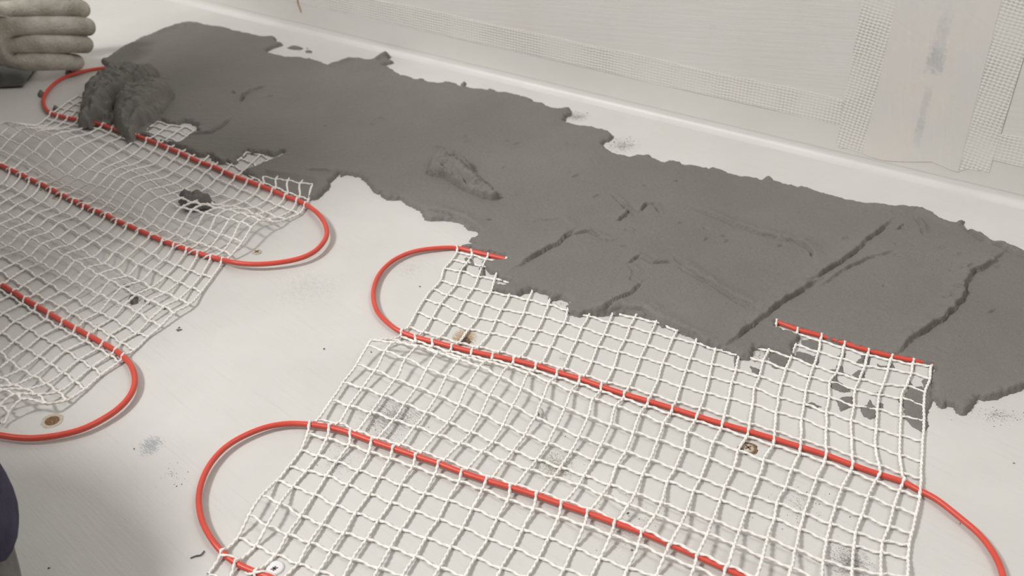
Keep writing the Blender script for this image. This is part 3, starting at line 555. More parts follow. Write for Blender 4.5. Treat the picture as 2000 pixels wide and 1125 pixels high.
# ------------------------------------------------------------------ heating mats
RIGHT = {'C0':'0:893.0,484.0 1:921.0,491.0 2:955.0,498.5 3:990.0,507.0 16:1516.6,628.0 17:1558.0,644.0 18:1605.0,656.0 19:1651.0,671.0 20:1697.0,685.0 21:1743.0,696.0 22:1785.0,705.0 23:1821.0,709.0',
'p1':'0:892.0,493.0 1:923.0,498.0 2:950.0,506.0 3:979.0,515.0 16:1514.0,640.0 17:1556.0,652.0 18:1602.0,665.0 19:1648.0,679.0 20:1694.0,693.0 21:1740.0,703.0 22:1783.0,711.0 23:1819.0,714.0',
'p2':'0:882.6,508.0 1:913.0,512.0 3:972.0,528.0 17:1554.0,673.0 18:1598.0,686.6 19:1643.0,700.0 20:1688.6,714.6 21:1735.0,720.0 22:1779.0,728.0 23:1816.6,738.6',
'p3':'0:866.6,525.0 1:900.0,529.0 2:934.6,540.0 3:966.6,544.0 6:1080.0,572.0 9:1196.7,612.0 10:1240.0,620.0 11:1281.0,629.0 12:1322.0,645.0 14:1404.0,663.0 16:1500.7,684.0 17:1544.6,697.0 18:1590.0,714.6 19:1634.0,728.0 20:1679.0,740.0 21:1726.0,750.6 22:1770.0,753.0 23:1807.0,765.0',
'p4':'0:860.0,548.0 1:890.6,556.0 2:924.0,564.0 3:958.6,570.6 4:994.6,577.0 6:1070.6,594.6 9:1190.0,629.0 10:1231.0,638.0 11:1272.0,649.0 12:1315.6,660.0 13:1359.0,669.0 14:1397.8,682.0 16:1490.0,705.0 17:1535.0,720.0 18:1580.6,736.0 19:1620.6,745.0 20:1670.0,760.0 21:1716.6,770.6 22:1760.6,777.0 23:1804.6,792.0',
'p5':'0:845.0,564.0 1:874.6,576.0 2:908.0,585.0 3:944.0,594.6 4:980.0,604.0 5:1022.6,610.6 6:1062.6,618.6 7:1102.6,629.0 8:1137.0,640.0 9:1180.0,653.0 10:1221.0,664.0 11:1262.0,674.0 12:1304.4,685.6 13:1348.0,700.0 14:1391.0,711.0 15:1437.0,722.0 16:1483.0,734.6 17:1527.0,749.0 18:1574.0,762.6 19:1619.0,774.6 20:1667.0,792.0 21:1714.0,798.6 22:1759.0,812.0 23:1804.6,821.0',
'p6':'0:828.0,585.0 1:860.0,593.0 2:896.0,608.0 3:932.0,621.0 4:969.0,625.0 5:1009.0,637.0 6:1049.0,645.0 7:1086.6,653.0 8:1126.6,664.0 9:1166.7,676.7 10:1209.0,687.0 11:1251.0,698.0 12:1294.4,709.0 13:1339.0,723.0 14:1384.4,735.6 16:1474.0,757.0 17:1520.6,776.0 18:1570.0,788.0 19:1615.0,805.0 20:1663.0,821.0 21:1711.0,837.0 22:1758.0,850.6 23:1802.0,861.0',
'p7':'0:814.6,609.0 1:845.0,621.0 2:880.0,632.0 3:916.0,642.6 4:957.0,650.6 5:996.0,657.0 6:1036.0,668.0 7:1076.0,677.0 8:1113.0,692.0 9:1155.6,705.6 10:1198.0,718.0 11:1241.0,728.0 12:1285.6,741.0 13:1329.0,754.0 14:1377.8,766.7 16:1470.0,789.0 17:1516.6,805.0 18:1566.0,817.0 19:1614.0,836.0 20:1663.0,854.0 21:1710.0,871.0 22:1758.0,888.0 23:1800.0,901.0',
'p8':'0:797.0,638.6 1:826.0,648.0 2:860.0,658.0 3:896.0,669.0 4:935.0,677.0 5:975.0,686.0 6:1017.0,697.0 8:1100.0,719.0 9:1142.0,733.0 10:1184.0,745.5 11:1228.0,755.6 12:1273.0,770.0 13:1319.0,784.5 14:1367.8,795.6 16:1463.0,826.6 17:1512.7,841.0 18:1564.0,858.0 19:1612.0,871.0 20:1665.0,889.0 21:1716.0,908.0 22:1762.4,924.0 23:1798.6,934.0',
'C1':'0:784.0,649.0 1:811.0,659.0 2:845.0,667.0 3:882.0,677.0 4:923.0,687.0 5:963.0,695.0 6:1004.0,703.5 7:1047.0,714.0 8:1088.0,727.0 9:1133.0,740.0 10:1175.0,755.0 11:1220.0,770.0 12:1266.0,783.5 13:1313.0,797.5 14:1362.0,813.0 15:1411.0,828.0 16:1461.0,842.0 17:1511.0,857.0 18:1563.5,873.0 19:1614.5,889.0 20:1664.0,908.0 21:1718.0,927.0 22:1765.0,941.0 23:1796.0,959.0',
'a':'0:781.0,657.0 3:878.0,686.0 6:1001.0,711.0 9:1130.0,749.0 12:1262.0,793.0 15:1408.0,836.0 18:1561.6,885.0 19:1611.0,901.0 20:1661.0,920.0 21:1709.0,939.0 22:1756.6,957.5 23:1795.7,970.5',
'b':'0:765.0,663.0 3:868.0,690.0 5:950.0,706.0 6:992.0,715.0 7:1032.0,728.0 8:1074.5,745.5 9:1116.0,763.0 10:1159.0,778.0 11:1203.0,791.0 12:1250.0,808.0 13:1295.6,825.6 14:1344.0,843.0 15:1394.0,862.0 16:1441.6,879.5 17:1492.0,898.0 18:1545.7,915.6 19:1595.0,934.0 20:1644.0,952.0 21:1696.0,969.0 22:1746.5,989.0 23:1790.0,1004.0',
'c':'0:724.0,665.0 1:771.0,668.0 2:818.0,675.5 3:855.5,689.0 4:898.0,702.0 5:938.0,715.5 6:978.0,735.0 7:1020.0,757.0 8:1060.0,777.0 9:1104.0,796.0 10:1148.0,813.0 11:1193.0,828.0 12:1238.0,843.0 13:1285.0,858.0 14:1335.0,875.0 15:1383.0,893.0 16:1433.0,914.0 17:1483.0,931.0 18:1534.0,950.0 19:1582.0,967.0 20:1632.0,988.0 21:1684.0,1006.6 22:1736.0,1028.0 23:1781.0,1040.0',
'd':'0:718.0,674.5 1:753.0,685.5 2:793.0,700.0 3:834.5,720.0 4:873.0,733.0 5:914.5,749.0 6:956.7,770.0 7:1001.0,791.0 8:1044.5,814.5 9:1086.7,832.0 10:1131.5,852.0 11:1175.0,866.5 12:1222.5,881.0 13:1269.0,897.0 14:1319.0,914.0 15:1368.0,933.0 16:1415.6,950.0 17:1467.6,967.6 18:1518.0,982.0 19:1571.0,1002.0 20:1622.0,1022.5 21:1671.4,1040.0 22:1725.0,1057.0 23:1777.0,1063.0',
'e':'0:698.0,711.0 1:733.0,723.0 2:773.0,740.0 3:814.5,755.5 4:854.5,772.0 5:895.6,789.0 6:939.0,808.0 7:983.0,828.0 8:1026.0,847.0 9:1070.8,865.0 10:1115.6,881.0 11:1159.0,897.0 12:1205.0,908.0 13:1256.0,925.7 14:1304.0,940.0 15:1356.0,957.5 16:1407.0,976.0 17:1459.0,995.0 18:1512.4,1012.0 19:1563.0,1032.7 20:1613.6,1053.0 21:1667.0,1066.0 22:1722.0,1079.0 23:1774.0,1089.0',
'f':'0:671.0,746.7 1:708.0,756.7 2:749.0,772.0 3:791.0,788.0 4:832.0,804.5 5:875.4,824.0 6:919.7,843.0 7:963.0,862.0 8:1003.0,879.5 9:1049.0,897.0 10:1095.0,912.7 11:1141.6,928.6 12:1190.8,946.0 13:1240.0,963.0 14:1292.0,980.6 15:1340.5,999.0 16:1392.5,1015.0 17:1444.5,1034.0 18:1499.0,1050.0 19:1553.0,1072.0 20:1608.0,1095.0 21:1664.0,1110.7 22:1720.5,1121.0 23:1772.5,1125.0',
'g':'0:648.0,781.0 1:683.0,792.0 2:725.6,804.5 3:770.0,819.0 4:811.0,833.0 5:854.6,847.7 6:899.4,865.0 7:942.8,881.0 8:986.0,899.7 9:1033.0,915.6 10:1081.0,931.5 11:1131.5,946.0 12:1177.7,966.0 13:1228.0,985.0 14:1279.0,1005.0 15:1330.0,1024.0 16:1382.0,1042.8 17:1436.0,1063.0 18:1490.8,1087.6 19:1545.7,1109.0 20:1603.0,1133.0 21:1660.0,1155.0 22:1716.0,1170.0 23:1770.0,1178.0',
'h':'0:619.6,820.0 1:662.0,826.0 2:698.0,842.0 3:737.6,855.0 4:782.0,868.0 5:824.0,882.0 6:869.0,897.0 8:960.0,932.0 10:1056.0,961.0 12:1154.0,994.0 14:1259.0,1034.0 15:1311.5,1058.0 16:1365.0,1080.0 17:1421.0,1104.0 18:1478.0,1127.0 20:1594.0,1172.0 22:1709.0,1212.0 23:1766.0,1225.0',
'C2':'0:606.0,829.0 1:645.0,835.0 2:684.7,846.0 3:727.5,862.0 4:768.8,875.7 5:812.7,891.0 6:857.5,905.5 7:903.0,923.0 8:951.0,938.7 9:997.7,952.0 10:1047.7,967.6 11:1096.8,985.0 12:1148.0,1002.0 13:1200.0,1021.0 14:1254.0,1040.0 15:1308.0,1063.0 16:1361.5,1086.0 17:1417.0,1110.7 18:1474.0,1134.0 19:1531.0,1157.0 20:1590.0,1180.0 21:1650.0,1203.0 22:1707.0,1225.0 23:1760.0,1243.0',
'q1':'0:599.4,847.7 1:638.0,856.0 2:682.0,868.0 3:721.7,882.0 4:762.0,895.0 5:807.0,910.0 6:850.0,925.7 7:896.5,940.0 8:942.8,954.6 9:992.0,975.0 10:1042.0,992.0 11:1091.0,1009.5 12:1141.6,1025.0 13:1193.6,1044.0 14:1247.0,1063.0 15:1297.7,1084.7 16:1356.0,1106.0',
'q2':'0:586.4,879.5 1:621.0,889.6 2:657.0,901.0 3:700.0,918.5 4:740.5,931.5 5:783.8,946.0 6:828.6,963.0 7:875.0,976.0 8:922.5,993.6 9:970.0,1012.0 10:1020.0,1034.0 11:1070.8,1051.0 12:1121.0,1069.0 13:1172.0,1090.5 14:1227.0,1109.0 15:1282.0,1125.0',
'q3':'0:564.7,911.0 1:599.4,918.5 2:638.4,928.6 3:679.0,947.0 4:721.7,964.7 5:763.6,980.6 6:808.0,996.5 7:854.6,1014.0 8:903.8,1030.0 9:953.0,1051.4 10:1003.0,1070.0 11:1052.0,1089.0 12:1101.0,1110.7 13:1154.0,1128.0',
'q4':'0:540.0,938.7 1:573.0,950.0 2:614.0,966.0 3:654.0,986.0 4:695.0,1002.0 5:739.0,1017.0 6:783.8,1034.0 7:831.5,1050.0 8:880.6,1067.0 9:928.0,1089.0 10:979.0,1109.0 11:1029.0,1127.0',
'q5':'0:512.7,967.6 1:547.4,982.0 2:588.0,1006.6 3:628.0,1024.0 4:671.7,1040.0 5:716.0,1053.0 6:762.0,1069.0 7:811.0,1086.0 8:859.0,1108.0 9:908.0,1126.0',
'q6':'0:486.7,1005.0 1:521.4,1025.0 2:562.0,1043.0 3:604.0,1058.7 4:645.7,1076.0 5:689.0,1092.0 6:739.0,1109.0 7:786.7,1124.0',
'q7':'0:465.0,1050.0 1:499.7,1066.0 2:538.7,1083.0 3:582.0,1100.6 4:624.0,1115.0 5:668.0,1131.0',
'C3':'0:434.7,1080.0 1:460.7,1100.6 2:501.0,1118.0 3:545.0,1135.0',
'r1':'0:408.0,1122.0 1:447.0,1136.0'}
LEFT = {'o3':'0:152.0,187.0 8:308.0,237.0 9:331.0,244.0 10:360.0,247.0 16:482.0,297.0 17:508.6,302.0 20:560.0,327.0 23:640.0,342.0',
'o2':'0:134.0,198.0 1:146.0,203.0 8:296.0,246.0 9:320.0,252.0 10:345.0,257.0 16:468.0,310.0 17:492.0,317.0 18:503.0,331.0 19:514.0,344.0 20:538.7,349.0 21:562.0,351.6 22:586.0,357.0 23:611.5,358.6',
'o1':'0:117.0,210.6 1:130.0,214.0 2:150.0,217.0 8:281.5,256.0 9:306.0,262.0 10:329.5,269.0 16:451.0,321.6 17:475.0,334.0 18:496.0,347.0 19:515.0,358.0 20:539.0,366.0 21:561.5,376.0 22:586.0,383.0 23:603.0,389.0',
'A1':'0:99.5,222.0 1:114.6,226.0 2:133.0,230.7 3:153.7,234.0 4:178.0,239.5 5:201.8,244.5 6:221.0,252.0 7:243.0,258.0 8:265.8,265.0 9:287.0,273.0 10:309.0,281.0 11:330.6,290.0 12:352.0,299.0 13:371.5,308.0 14:393.0,318.0 15:415.5,325.0 16:437.0,335.5 17:461.0,346.0 18:484.0,354.0 19:508.6,363.0 20:533.0,372.4 21:558.0,384.0 22:581.0,391.0 23:596.0,399.0',
's1':'0:88.9,231.6 1:104.9,236.0 2:122.6,239.5 3:142.2,243.1 4:168.8,246.7 5:191.9,251.1 6:213.3,260.0 8:258.6,276.9 9:278.2,285.8 10:297.7,294.6 11:318.2,302.6 12:338.6,311.5 13:359.9,320.4 14:380.4,327.5 15:400.8,336.4 16:422.0,349.3 17:447.0,359.7 18:471.6,370.0 19:497.0,379.4 20:520.0,391.0 21:543.0,401.3 22:568.7,410.6 23:585.0,416.4',
's2':'0:74.6,243.1 1:87.1,246.7 2:106.6,249.3 3:126.2,250.2 4:149.3,253.8 5:172.4,260.9 6:191.9,269.8 7:213.3,277.8 8:240.0,291.1 9:258.6,301.7 10:280.9,310.6 11:302.2,319.5 12:320.8,327.5 13:339.5,336.4 14:361.7,345.3 15:383.9,356.0 16:404.6,366.7 17:429.0,379.4 18:454.0,387.5 19:476.0,394.4 20:497.0,404.8 21:519.0,414.0 22:543.0,424.4 23:562.0,426.8',
's3':'0:55.1,243.5 1:67.5,245.8 2:83.5,250.2 3:103.1,252.3 4:128.0,257.3 5:151.1,266.2 6:172.4,277.8 7:194.6,290.2 8:217.7,303.5 9:238.2,314.2 10:256.9,322.2 11:276.4,327.5 12:297.7,338.2 13:317.3,348.0 14:341.3,358.6 15:360.8,369.3 16:380.0,378.0 17:400.0,388.0 18:424.0,400.0 19:453.0,402.5 20:476.0,408.0 21:499.0,418.7 22:520.0,426.8 23:536.0,433.7',
's4':'0:28.4,240.4 1:44.4,243.6 2:58.6,250.2 3:78.2,255.5 4:107.5,262.7 5:128.8,274.2 6:151.1,289.3 7:174.2,305.3 8:194.6,316.9 9:215.9,323.1 10:233.8,327.5 11:253.3,333.7 12:276.4,342.6 13:292.4,352.4 14:313.7,365.7 15:336.8,377.3 16:355.0,387.0 17:376.0,395.0 18:399.0,398.6 19:425.0,406.0 20:446.0,409.4 21:469.0,416.0 22:490.0,423.0 23:511.0,430.0',
's5':'0:7.1,239.9 1:23.1,246.7 2:40.0,255.5 3:63.1,265.3 4:86.2,275.1 5:107.5,291.1 6:130.6,308.0 7:152.8,322.2 8:173.3,332.0 9:193.7,336.4 10:212.4,340.8 11:230.0,346.0 12:250.6,352.4 13:269.0,362.0 14:289.0,373.0 15:311.0,386.0 16:331.0,395.6 17:353.5,405.4 18:377.0,409.0 19:401.0,416.0 20:424.0,421.0 21:448.5,428.0 22:471.6,433.7 23:492.4,443.0',
's6':'0:-17.8,253.8 1:0.0,263.5 2:17.8,273.3 3:41.8,282.2 4:65.8,296.4 5:88.9,312.4 6:108.4,327.5 7:130.6,340.8 8:151.1,348.8 9:174.2,357.7 10:191.9,362.2 11:210.8,367.5 12:229.0,373.7 13:248.0,382.6 14:268.0,392.5 15:287.0,399.6 16:312.4,416.0 17:336.0,426.0 18:359.4,433.8 19:383.8,441.6 20:409.0,450.0 21:430.0,458.0 22:454.0,465.0 23:474.0,472.0',
's7':'0:-39.1,276.9 1:-19.5,284.9 2:0.0,293.8 3:22.2,302.6 4:43.5,313.3 5:64.9,327.5 6:87.1,340.8 7:109.3,352.4 8:128.8,361.3 9:150.2,370.2 10:172.4,379.1 11:191.0,387.9 12:210.7,396.0 13:231.0,406.0 14:252.0,415.0 15:273.0,424.0 16:296.0,437.7 17:317.0,448.4 18:342.7,458.0 19:365.0,468.0 20:388.7,474.0 21:412.0,481.7 22:437.0,490.0 23:452.0,498.0',
'A2':'0:-58.0,295.0 1:-40.0,303.0 2:-20.0,312.0 3:0.0,322.0 4:21.0,332.0 5:41.8,341.0 6:59.5,350.6 7:80.0,359.5 8:101.0,370.0 9:122.6,381.0 10:144.0,392.0 11:165.0,402.0 12:186.6,412.0 13:207.8,420.0 14:229.0,432.0 15:250.0,440.6 16:272.0,450.0 17:295.0,460.0 18:319.0,471.0 19:341.8,478.7 20:366.0,488.0 21:388.0,495.0 22:412.0,502.0 23:436.0,508.0',
't1':'4:2.0,359.5 5:21.0,366.0 6:40.0,376.0 7:59.5,385.0 8:80.0,395.6 9:102.7,405.4 10:121.2,415.2 11:144.7,423.0 12:163.3,432.8 13:183.8,444.5 14:206.8,454.8 15:227.4,464.0 16:249.0,473.0 17:271.0,482.7 18:296.0,496.0 19:319.0,508.0 20:344.7,518.0 21:369.0,527.6 22:393.6,536.4 23:415.0,540.0',
't2':'6:14.0,390.0 7:33.2,399.6 8:54.8,409.3 9:74.3,416.2 10:93.9,426.9 11:116.3,434.8 12:136.9,448.4 13:159.4,459.2 14:181.9,470.9 15:202.0,483.3 16:224.4,492.4 17:248.0,503.0 18:271.0,516.0 19:297.8,526.7 20:324.0,539.0 21:349.6,551.0 22:374.0,561.0 23:393.6,569.7',
't3':'7:7.8,415.2 8:31.3,425.0 9:50.8,434.8 10:72.4,443.6 11:92.9,453.3 12:112.4,465.1 13:134.9,477.8 14:156.4,486.6 15:179.9,502.2 16:201.4,514.9 17:225.4,523.7 18:249.0,539.0 19:275.0,549.0 20:296.0,562.0 21:324.0,571.6 22:348.6,584.0 23:371.7,593.5',
't4':'8:-2.0,438.7 9:19.6,447.5 10:41.1,455.3 11:60.6,465.1 12:82.1,476.8 13:103.6,487.5 14:125.1,498.3 15:147.6,510.0 16:170.1,523.7 17:192.6,536.4 18:217.0,548.0 19:239.0,561.0 20:266.5,575.5 21:294.0,587.0 22:321.6,598.4 23:340.8,611.0',
't5':'9:-7.8,469.9 10:14.7,479.7 11:37.2,489.5 12:57.7,499.3 13:78.2,513.0 14:100.7,524.7 15:122.2,536.4 16:144.7,550.1 17:168.2,561.9 18:192.6,574.6 19:216.0,584.5 20:242.7,596.0 21:269.0,610.0 22:291.7,626.0 23:315.0,635.7',
't6':'11:3.9,501.2 12:29.3,513.9 13:49.9,525.7 14:73.3,540.3 15:95.8,554.0 16:119.3,568.7 17:144.7,581.4 18:166.2,597.1 19:193.0,610.0 20:219.0,622.0 21:243.7,637.0 22:267.0,650.7 23:290.7,657.0',
't7':'12:0.0,529.6 13:20.5,544.3 14:44.0,557.9 15:68.4,573.6 16:89.9,585.3 17:117.3,598.0 18:141.0,612.0 19:165.0,626.0 20:190.0,640.0 21:215.0,655.0 22:237.0,669.0 23:263.0,682.7',
'A3':'10:-62.0,517.0 11:-40.0,531.0 12:-18.0,544.0 13:4.0,557.5 14:26.7,570.7 15:49.0,585.0 16:73.0,598.7 17:97.0,613.0 18:124.0,629.0 19:149.0,642.7 20:174.7,656.0 21:202.7,672.0 22:226.7,685.0 23:241.0,697.0',
'u1':'14:18.7,577.3 15:42.7,593.3 16:65.3,608.0 17:89.3,624.0 18:114.7,638.7 19:140.0,652.0 20:166.7,666.7 21:192.0,681.3 22:214.7,693.3 23:233.3,706.7',
'u2':'14:-16.0,596.0 15:5.3,612.0 16:29.3,628.0 17:57.3,642.7 18:80.0,657.3 19:105.3,670.7 20:129.3,685.3 21:154.7,702.7 22:180.0,717.3 23:198.7,732.0',
'u3':'16:2.7,649.3 17:28.0,666.7 18:52.0,681.3 19:76.0,696.0 20:98.7,710.7 21:124.0,728.0 22:145.3,744.0 23:166.7,758.7',
'u4':'17:0.0,688.0 18:17.3,704.0 19:41.3,721.3 20:66.7,734.7 21:90.7,749.3 22:113.3,765.3 23:130.7,781.3',
'u5':'18:-10.7,724.0 19:2.7,738.1 20:26.7,752.0 21:50.7,760.0 22:72.0,770.7 23:92.0,788.0',
'u6':'19:-29.3,746.7 20:-10.7,756.0 21:8.0,761.9 22:29.3,769.9 23:45.3,780.0',
'u7':'20:-34.7,773.3 21:-18.7,781.3 22:0.0,792.5 23:20.0,804.0',
'A4':'20:-53.3,808.0 21:-37.3,816.0 22:-18.7,826.7 23:0.0,832.0'}
def parse(T): return {k: {int(t.split(':')[0]): tuple(map(float, t.split(':')[1].split(','))) for t in v.split()} for k, v in T.items()}
BED_POLY = atl(TOP+LOW, 0.003)[:, :2]; BED_H = [atl(h, .003)[:, :2] for h in (HOLE_A, HOLE_B)]
def buried(xy):
    P = np.array([xy]); d = poly_sdf(P, BED_POLY)[0]
    for h in BED_H: d = min(d, -poly_sdf(P, h)[0])
    return d
CR = .0023; CORD_R = .00124
def hz_right(row, i):
    L_ = lambda a, b, t: a+(b-a)*min(1, max(0, t))
    if row == 'b': return L_(.007, .0035, i/12)
    if row == 'c': return L_(.0135, .003, (i-1)/13)
    if row == 'd': return L_(.0115, .0025, (i-1)/14)
    if row == 'e': return L_(.008, .0022, i/14)
    if row == 'f': return L_(.005, .002, i/12) + (.003 if i > 12 else 0)
    if row == 'g': return .0045 + (.004 if i > 12 else 0)
    if row == 'h': return .0055 + (.0035 if i > 13 else 0)
    if row == 'q1': return .0040 + (.0030 if i > 11 else 0)
    if row == 'q5': return .0028 + (.004 if i < 2 else 0)
    if row == 'q6': return .0035 + (.004 if i < 2 else 0)
    if row in ('p8', 'a'): return .0028
    return .0019
def hz_left(row, i):
    k = 1.0
    t = {'s1': .003, 's2': .004, 's3': .009, 's4': .016, 's5': .0165, 's6': .0125, 's7': .006, 't1': .004, 't2': .004, 't3': .0085, 't4': .010, 't5': .006, 't6': .003, 't7': .003, 'u1': .003, 'u2': .002, 'u3': .0025, 'u4': .005, 'u5': .011, 'u6': .014, 'u7': .008}.get(row, .002)
    if row[0] == 't' and i > 19: t *= .6
    if row in ('s3', 's4') and i < 6: t += .005
    return t
def complete(T, rows, lo, hi, hz):
    """fills the nodes hidden or out of frame, working on the floor in metres; returns node[row][col] = xyz"""
    G = {}
    for rk in rows:
        G[rk] = {i: at(p[0], p[1], hz(rk, i)) for i, p in T[rk].items()}
    for n, rk in enumerate(rows):
        known = sorted(T[rk])
        for i in range(lo, hi+1):
            if i in G[rk]: continue
            a = [k for k in known if k < i]; b = [k for k in known if k > i]
            if a and b:
                t = (i-a[-1])/(b[0]-a[-1]); p = G[rk][a[-1]]*(1-t)+G[rk][b[0]]*t
            elif n > 0:
                k = a[-1] if a else b[0]; p = G[rows[n-1]][i]+(G[rk][k]-G[rows[n-1]][k])
            else: continue
            p = p.copy(); p[2] = hz(rk, i); G[rk][i] = p
    return G
def catmull(P, step):
    P = np.asarray(P, float); n = len(P); out = []
    Q = np.vstack([2*P[0]-P[1], P, 2*P[-1]-P[-2]])
    for i in range(n-1):
        p0, p1, p2, p3 = Q[i], Q[i+1], Q[i+2], Q[i+3]
        # centripetal parameterisation keeps short segments from overshooting
        t1 = max(np.linalg.norm(p1-p0), 1e-5)**.5; t2 = t1+max(np.linalg.norm(p2-p1), 1e-5)**.5; t3 = t2+max(np.linalg.norm(p3-p2), 1e-5)**.5
        m = max(1, int(math.ceil(np.linalg.norm(p2-p1)/step)))
        t = np.linspace(t1, t2, m, endpoint=False)[:, None]
        A1 = (t1-t)/t1*p0+t/t1*p1; A2 = (t2-t)/(t2-t1)*p1+(t-t1)/(t2-t1)*p2; A3 = (t3-t)/(t3-t2)*p2+(t-t2)/(t3-t2)*p3
        B1 = (t2-t)/t2*A1+t/t2*A2; B2 = (t3-t)/(t3-t1)*A2+(t-t1)/(t3-t1)*A3
        out.append((t2-t)/(t2-t1)*B1+(t-t1)/(t2-t1)*B2)
    out.append(P[-1:]); return np.vstack(out)
def tube(name, pts, ra, rb, twist, nseg, mat, parent, up_=np.array([0, 0, 1.0])):
    """tube along pts, elliptical section (ra, rb) turning by twist rad per metre: a twisted cord"""
    P = np.asarray(pts); T_ = np.gradient(P, axis=0); T_ /= np.linalg.norm(T_, axis=1)[:, None]+1e-12
    S = np.cross(T_, up_); S /= np.linalg.norm(S, axis=1)[:, None]+1e-9; B = np.cross(S, T_)
    L = np.concatenate([[0], np.cumsum(np.linalg.norm(np.diff(P, axis=0), axis=1))]); ph = L*twist
    a = np.arange(nseg)*2*PI/nseg
    cx = ra*np.cos(a)[None, :]; cy = rb*np.sin(a)[None, :]
    x = cx*np.cos(ph)[:, None]-cy*np.sin(ph)[:, None]; y = cx*np.sin(ph)[:, None]+cy*np.cos(ph)[:, None]
    V = P[:, None, :]+x[..., None]*S[:, None, :]+y[..., None]*B[:, None, :]
    n = len(P); V = V.reshape(-1, 3); i = np.arange(n-1)[:, None]*nseg; j = np.arange(nseg)[None, :]; j2 = (j+1) % nseg
    Q = np.stack([i+j, i+j2, i+nseg+j2, i+nseg+j], -1).reshape(-1, 4)
    V = np.vstack([V, P[:1], P[-1:]]); m = n*nseg
    c0 = np.array([[m, (k+1) % nseg, k, m] for k in range(0)]).reshape(-1, 4)
    return fast_mesh(name, V[:m], Q, mat, parent)

def build_mat(T, rows, cables, lo, hi, hz, root, xmin, ymax, rowspan):
    G = complete(T, rows, lo, hi, hz)
    jit = random.Random(4)
    def inframe(p):
        # keep what stands in or close to the photograph's view
        d = p-np.array([0, 0, CAM_H]); dep = d[1]*CP-d[2]*SP
        return 1000+FPX*d[0]/dep > xmin
    def zfix(p, low):
        q = p.copy()
        if buried(q[:2]) > .004: q[2] = min(q[2], low)
        return q
    ncord = 0
    for i in range(lo, hi+1):       # cords running across the cables, looped over each of them
        pts = []; ks = [k for k in rows if i in G[k] and inframe(G[k][i])]
        if len(ks) < 2: continue
        for n, rk in enumerate(ks):
            p = G[rk][i]
            if rk in cables:
                bur = buried(p[:2]) > .004
                cz = cables[rk]
                a = G[ks[n-1]][i] if n > 0 else 2*p-G[ks[n+1]][i]; b = G[ks[n+1]][i] if n+1 < len(ks) else 2*p-G[ks[n-1]][i]
                da = a-p; db = b-p; la, lb = np.linalg.norm(da[:2]), np.linalg.norm(db[:2])
                pa = p+da/la*min(.0052, la*.6); pb = p+db/lb*min(.0052, lb*.6)
                top = p.copy(); top[2] = (cz+CR+CORD_R*.55) if not bur else .0045
                zl = max(.0016, cz-CR*.6) if not bur else .0013
                pa[2] = max(zl, min(pa[2], cz)); pb[2] = max(zl, min(pb[2], cz))
                # the loop's apex is projected along the line of sight so it stays over the cable
                if n > 0: pts.append(pa)
                pts.append(top)
                if n+1 < len(ks): pts.append(pb)
            else:
                pts.append(zfix(p, .0013))
        P = catmull(pts, .0019)
        w = vnoise(P[:, :2], 90, 500+i, 2); w2 = vnoise(P[:, :2], 90, 700+i, 2)
        P[:, 0] += w*.0007; P[:, 1] += w2*.0007; P[:, 2] = np.maximum(P[:, 2], .0011)
        tube('cross_cord', P, CORD_R*1.28, CORD_R*.86, 2*PI/.0105, 7, CORD, root); ncord += 1
    for rk in rows:                  # cords running beside the cables, knotted into every crossing
        if rk in cables: continue
        ii = [i for i in range(lo, hi+1) if i in G[rk] and inframe(G[rk][i])]
        if len(ii) < 2: continue
        P0 = [zfix(G[rk][i], .0013) for i in ii]; pts = []
        for a, b in zip(P0, P0[1:]):
            pts.append(a)
            for t in (.3, .7):
                q = a*(1-t)+b*t; nrm = np.array([-(b-a)[1], (b-a)[0], 0]); nrm /= np.linalg.norm(nrm)+1e-9
                q = q+nrm*(.0012 if t < .5 else -.0004)+np.array([0, 0, -.0002]); pts.append(q)
        pts.append(P0[-1])
        P = catmull(pts, .002); P[:, 2] = np.maximum(P[:, 2]-.0004, .0010)
        w = vnoise(P[:, :2], 80, 900+rows.index(rk)*3, 2); P[:, 1] += w*.0006
        tube('long_cord', P, CORD_R*1.15, CORD_R*.80, 2*PI/.014, 7, CORD, root); ncord += 1
    return G

def smooth_path(P, it=6):
    P = P.copy()
    for _ in range(it): P[1:-1] = P[1:-1]*.5+(P[:-2]+P[2:])*.25
    return P
def cable_path(parts, zc):
    out = []
    for (pts, z) in parts:
        for p in pts: out.append(at(p[0], p[1], z) if len(p) == 2 else np.array(p))
    return out

rows_r = list(RIGHT); rows_l = list(LEFT)
TR, TL = parse(RIGHT), parse(LEFT)
rc = at(1200, 850); root_r = empty('heating_mat', (rc[0], rc[1], 0))
tag(root_r, 'white mesh heating mat with red cable in the foreground, its top edge buried in mortar', 'heating mat', None)
CZ = .0029
CAB_R = {'C0': .0023, 'C1': CZ+.0003, 'C2': CZ+.0022, 'C3': CZ}
GRr = build_mat(TR, rows_r, CAB_R, 0, 23, lambda r_, i: CAB_R[r_] if r_ in CAB_R else hz_right(r_, i), root_r, -60, 1400, None)
def row_pts(G, rk, order, z=None):
    res = []
    for i in order:
        if i not in G[rk]: continue
        p = G[rk][i].copy()
        if z is not None: p[2] = z
        if buried(p[:2]) > .006: p[2] = min(p[2], .0021)
        res.append(tuple(p))
    return res
loopR1 = [(849, 485), (806.6, 491.5), (769, 508), (742.6, 533), (730, 563), (729.5, 586), (738, 611), (757, 631), (770, 641)]
loopR2 = [(1818, 967.5), (1846.6, 988), (1878, 1014), (1910, 1040), (1933, 1068.6), (1950.6, 1097.5), (1959, 1123.5), (1963, 1160), (1950, 1198), (1915, 1228), (1860, 1246), (1805, 1250)]
loopR3 = [(585, 827.5), (564, 827), (523, 833), (483, 848), (445, 869), (416, 898), (399, 927), (388.5, 962), (388, 988), (394, 1016.6), (408, 1045.5), (424, 1068)]
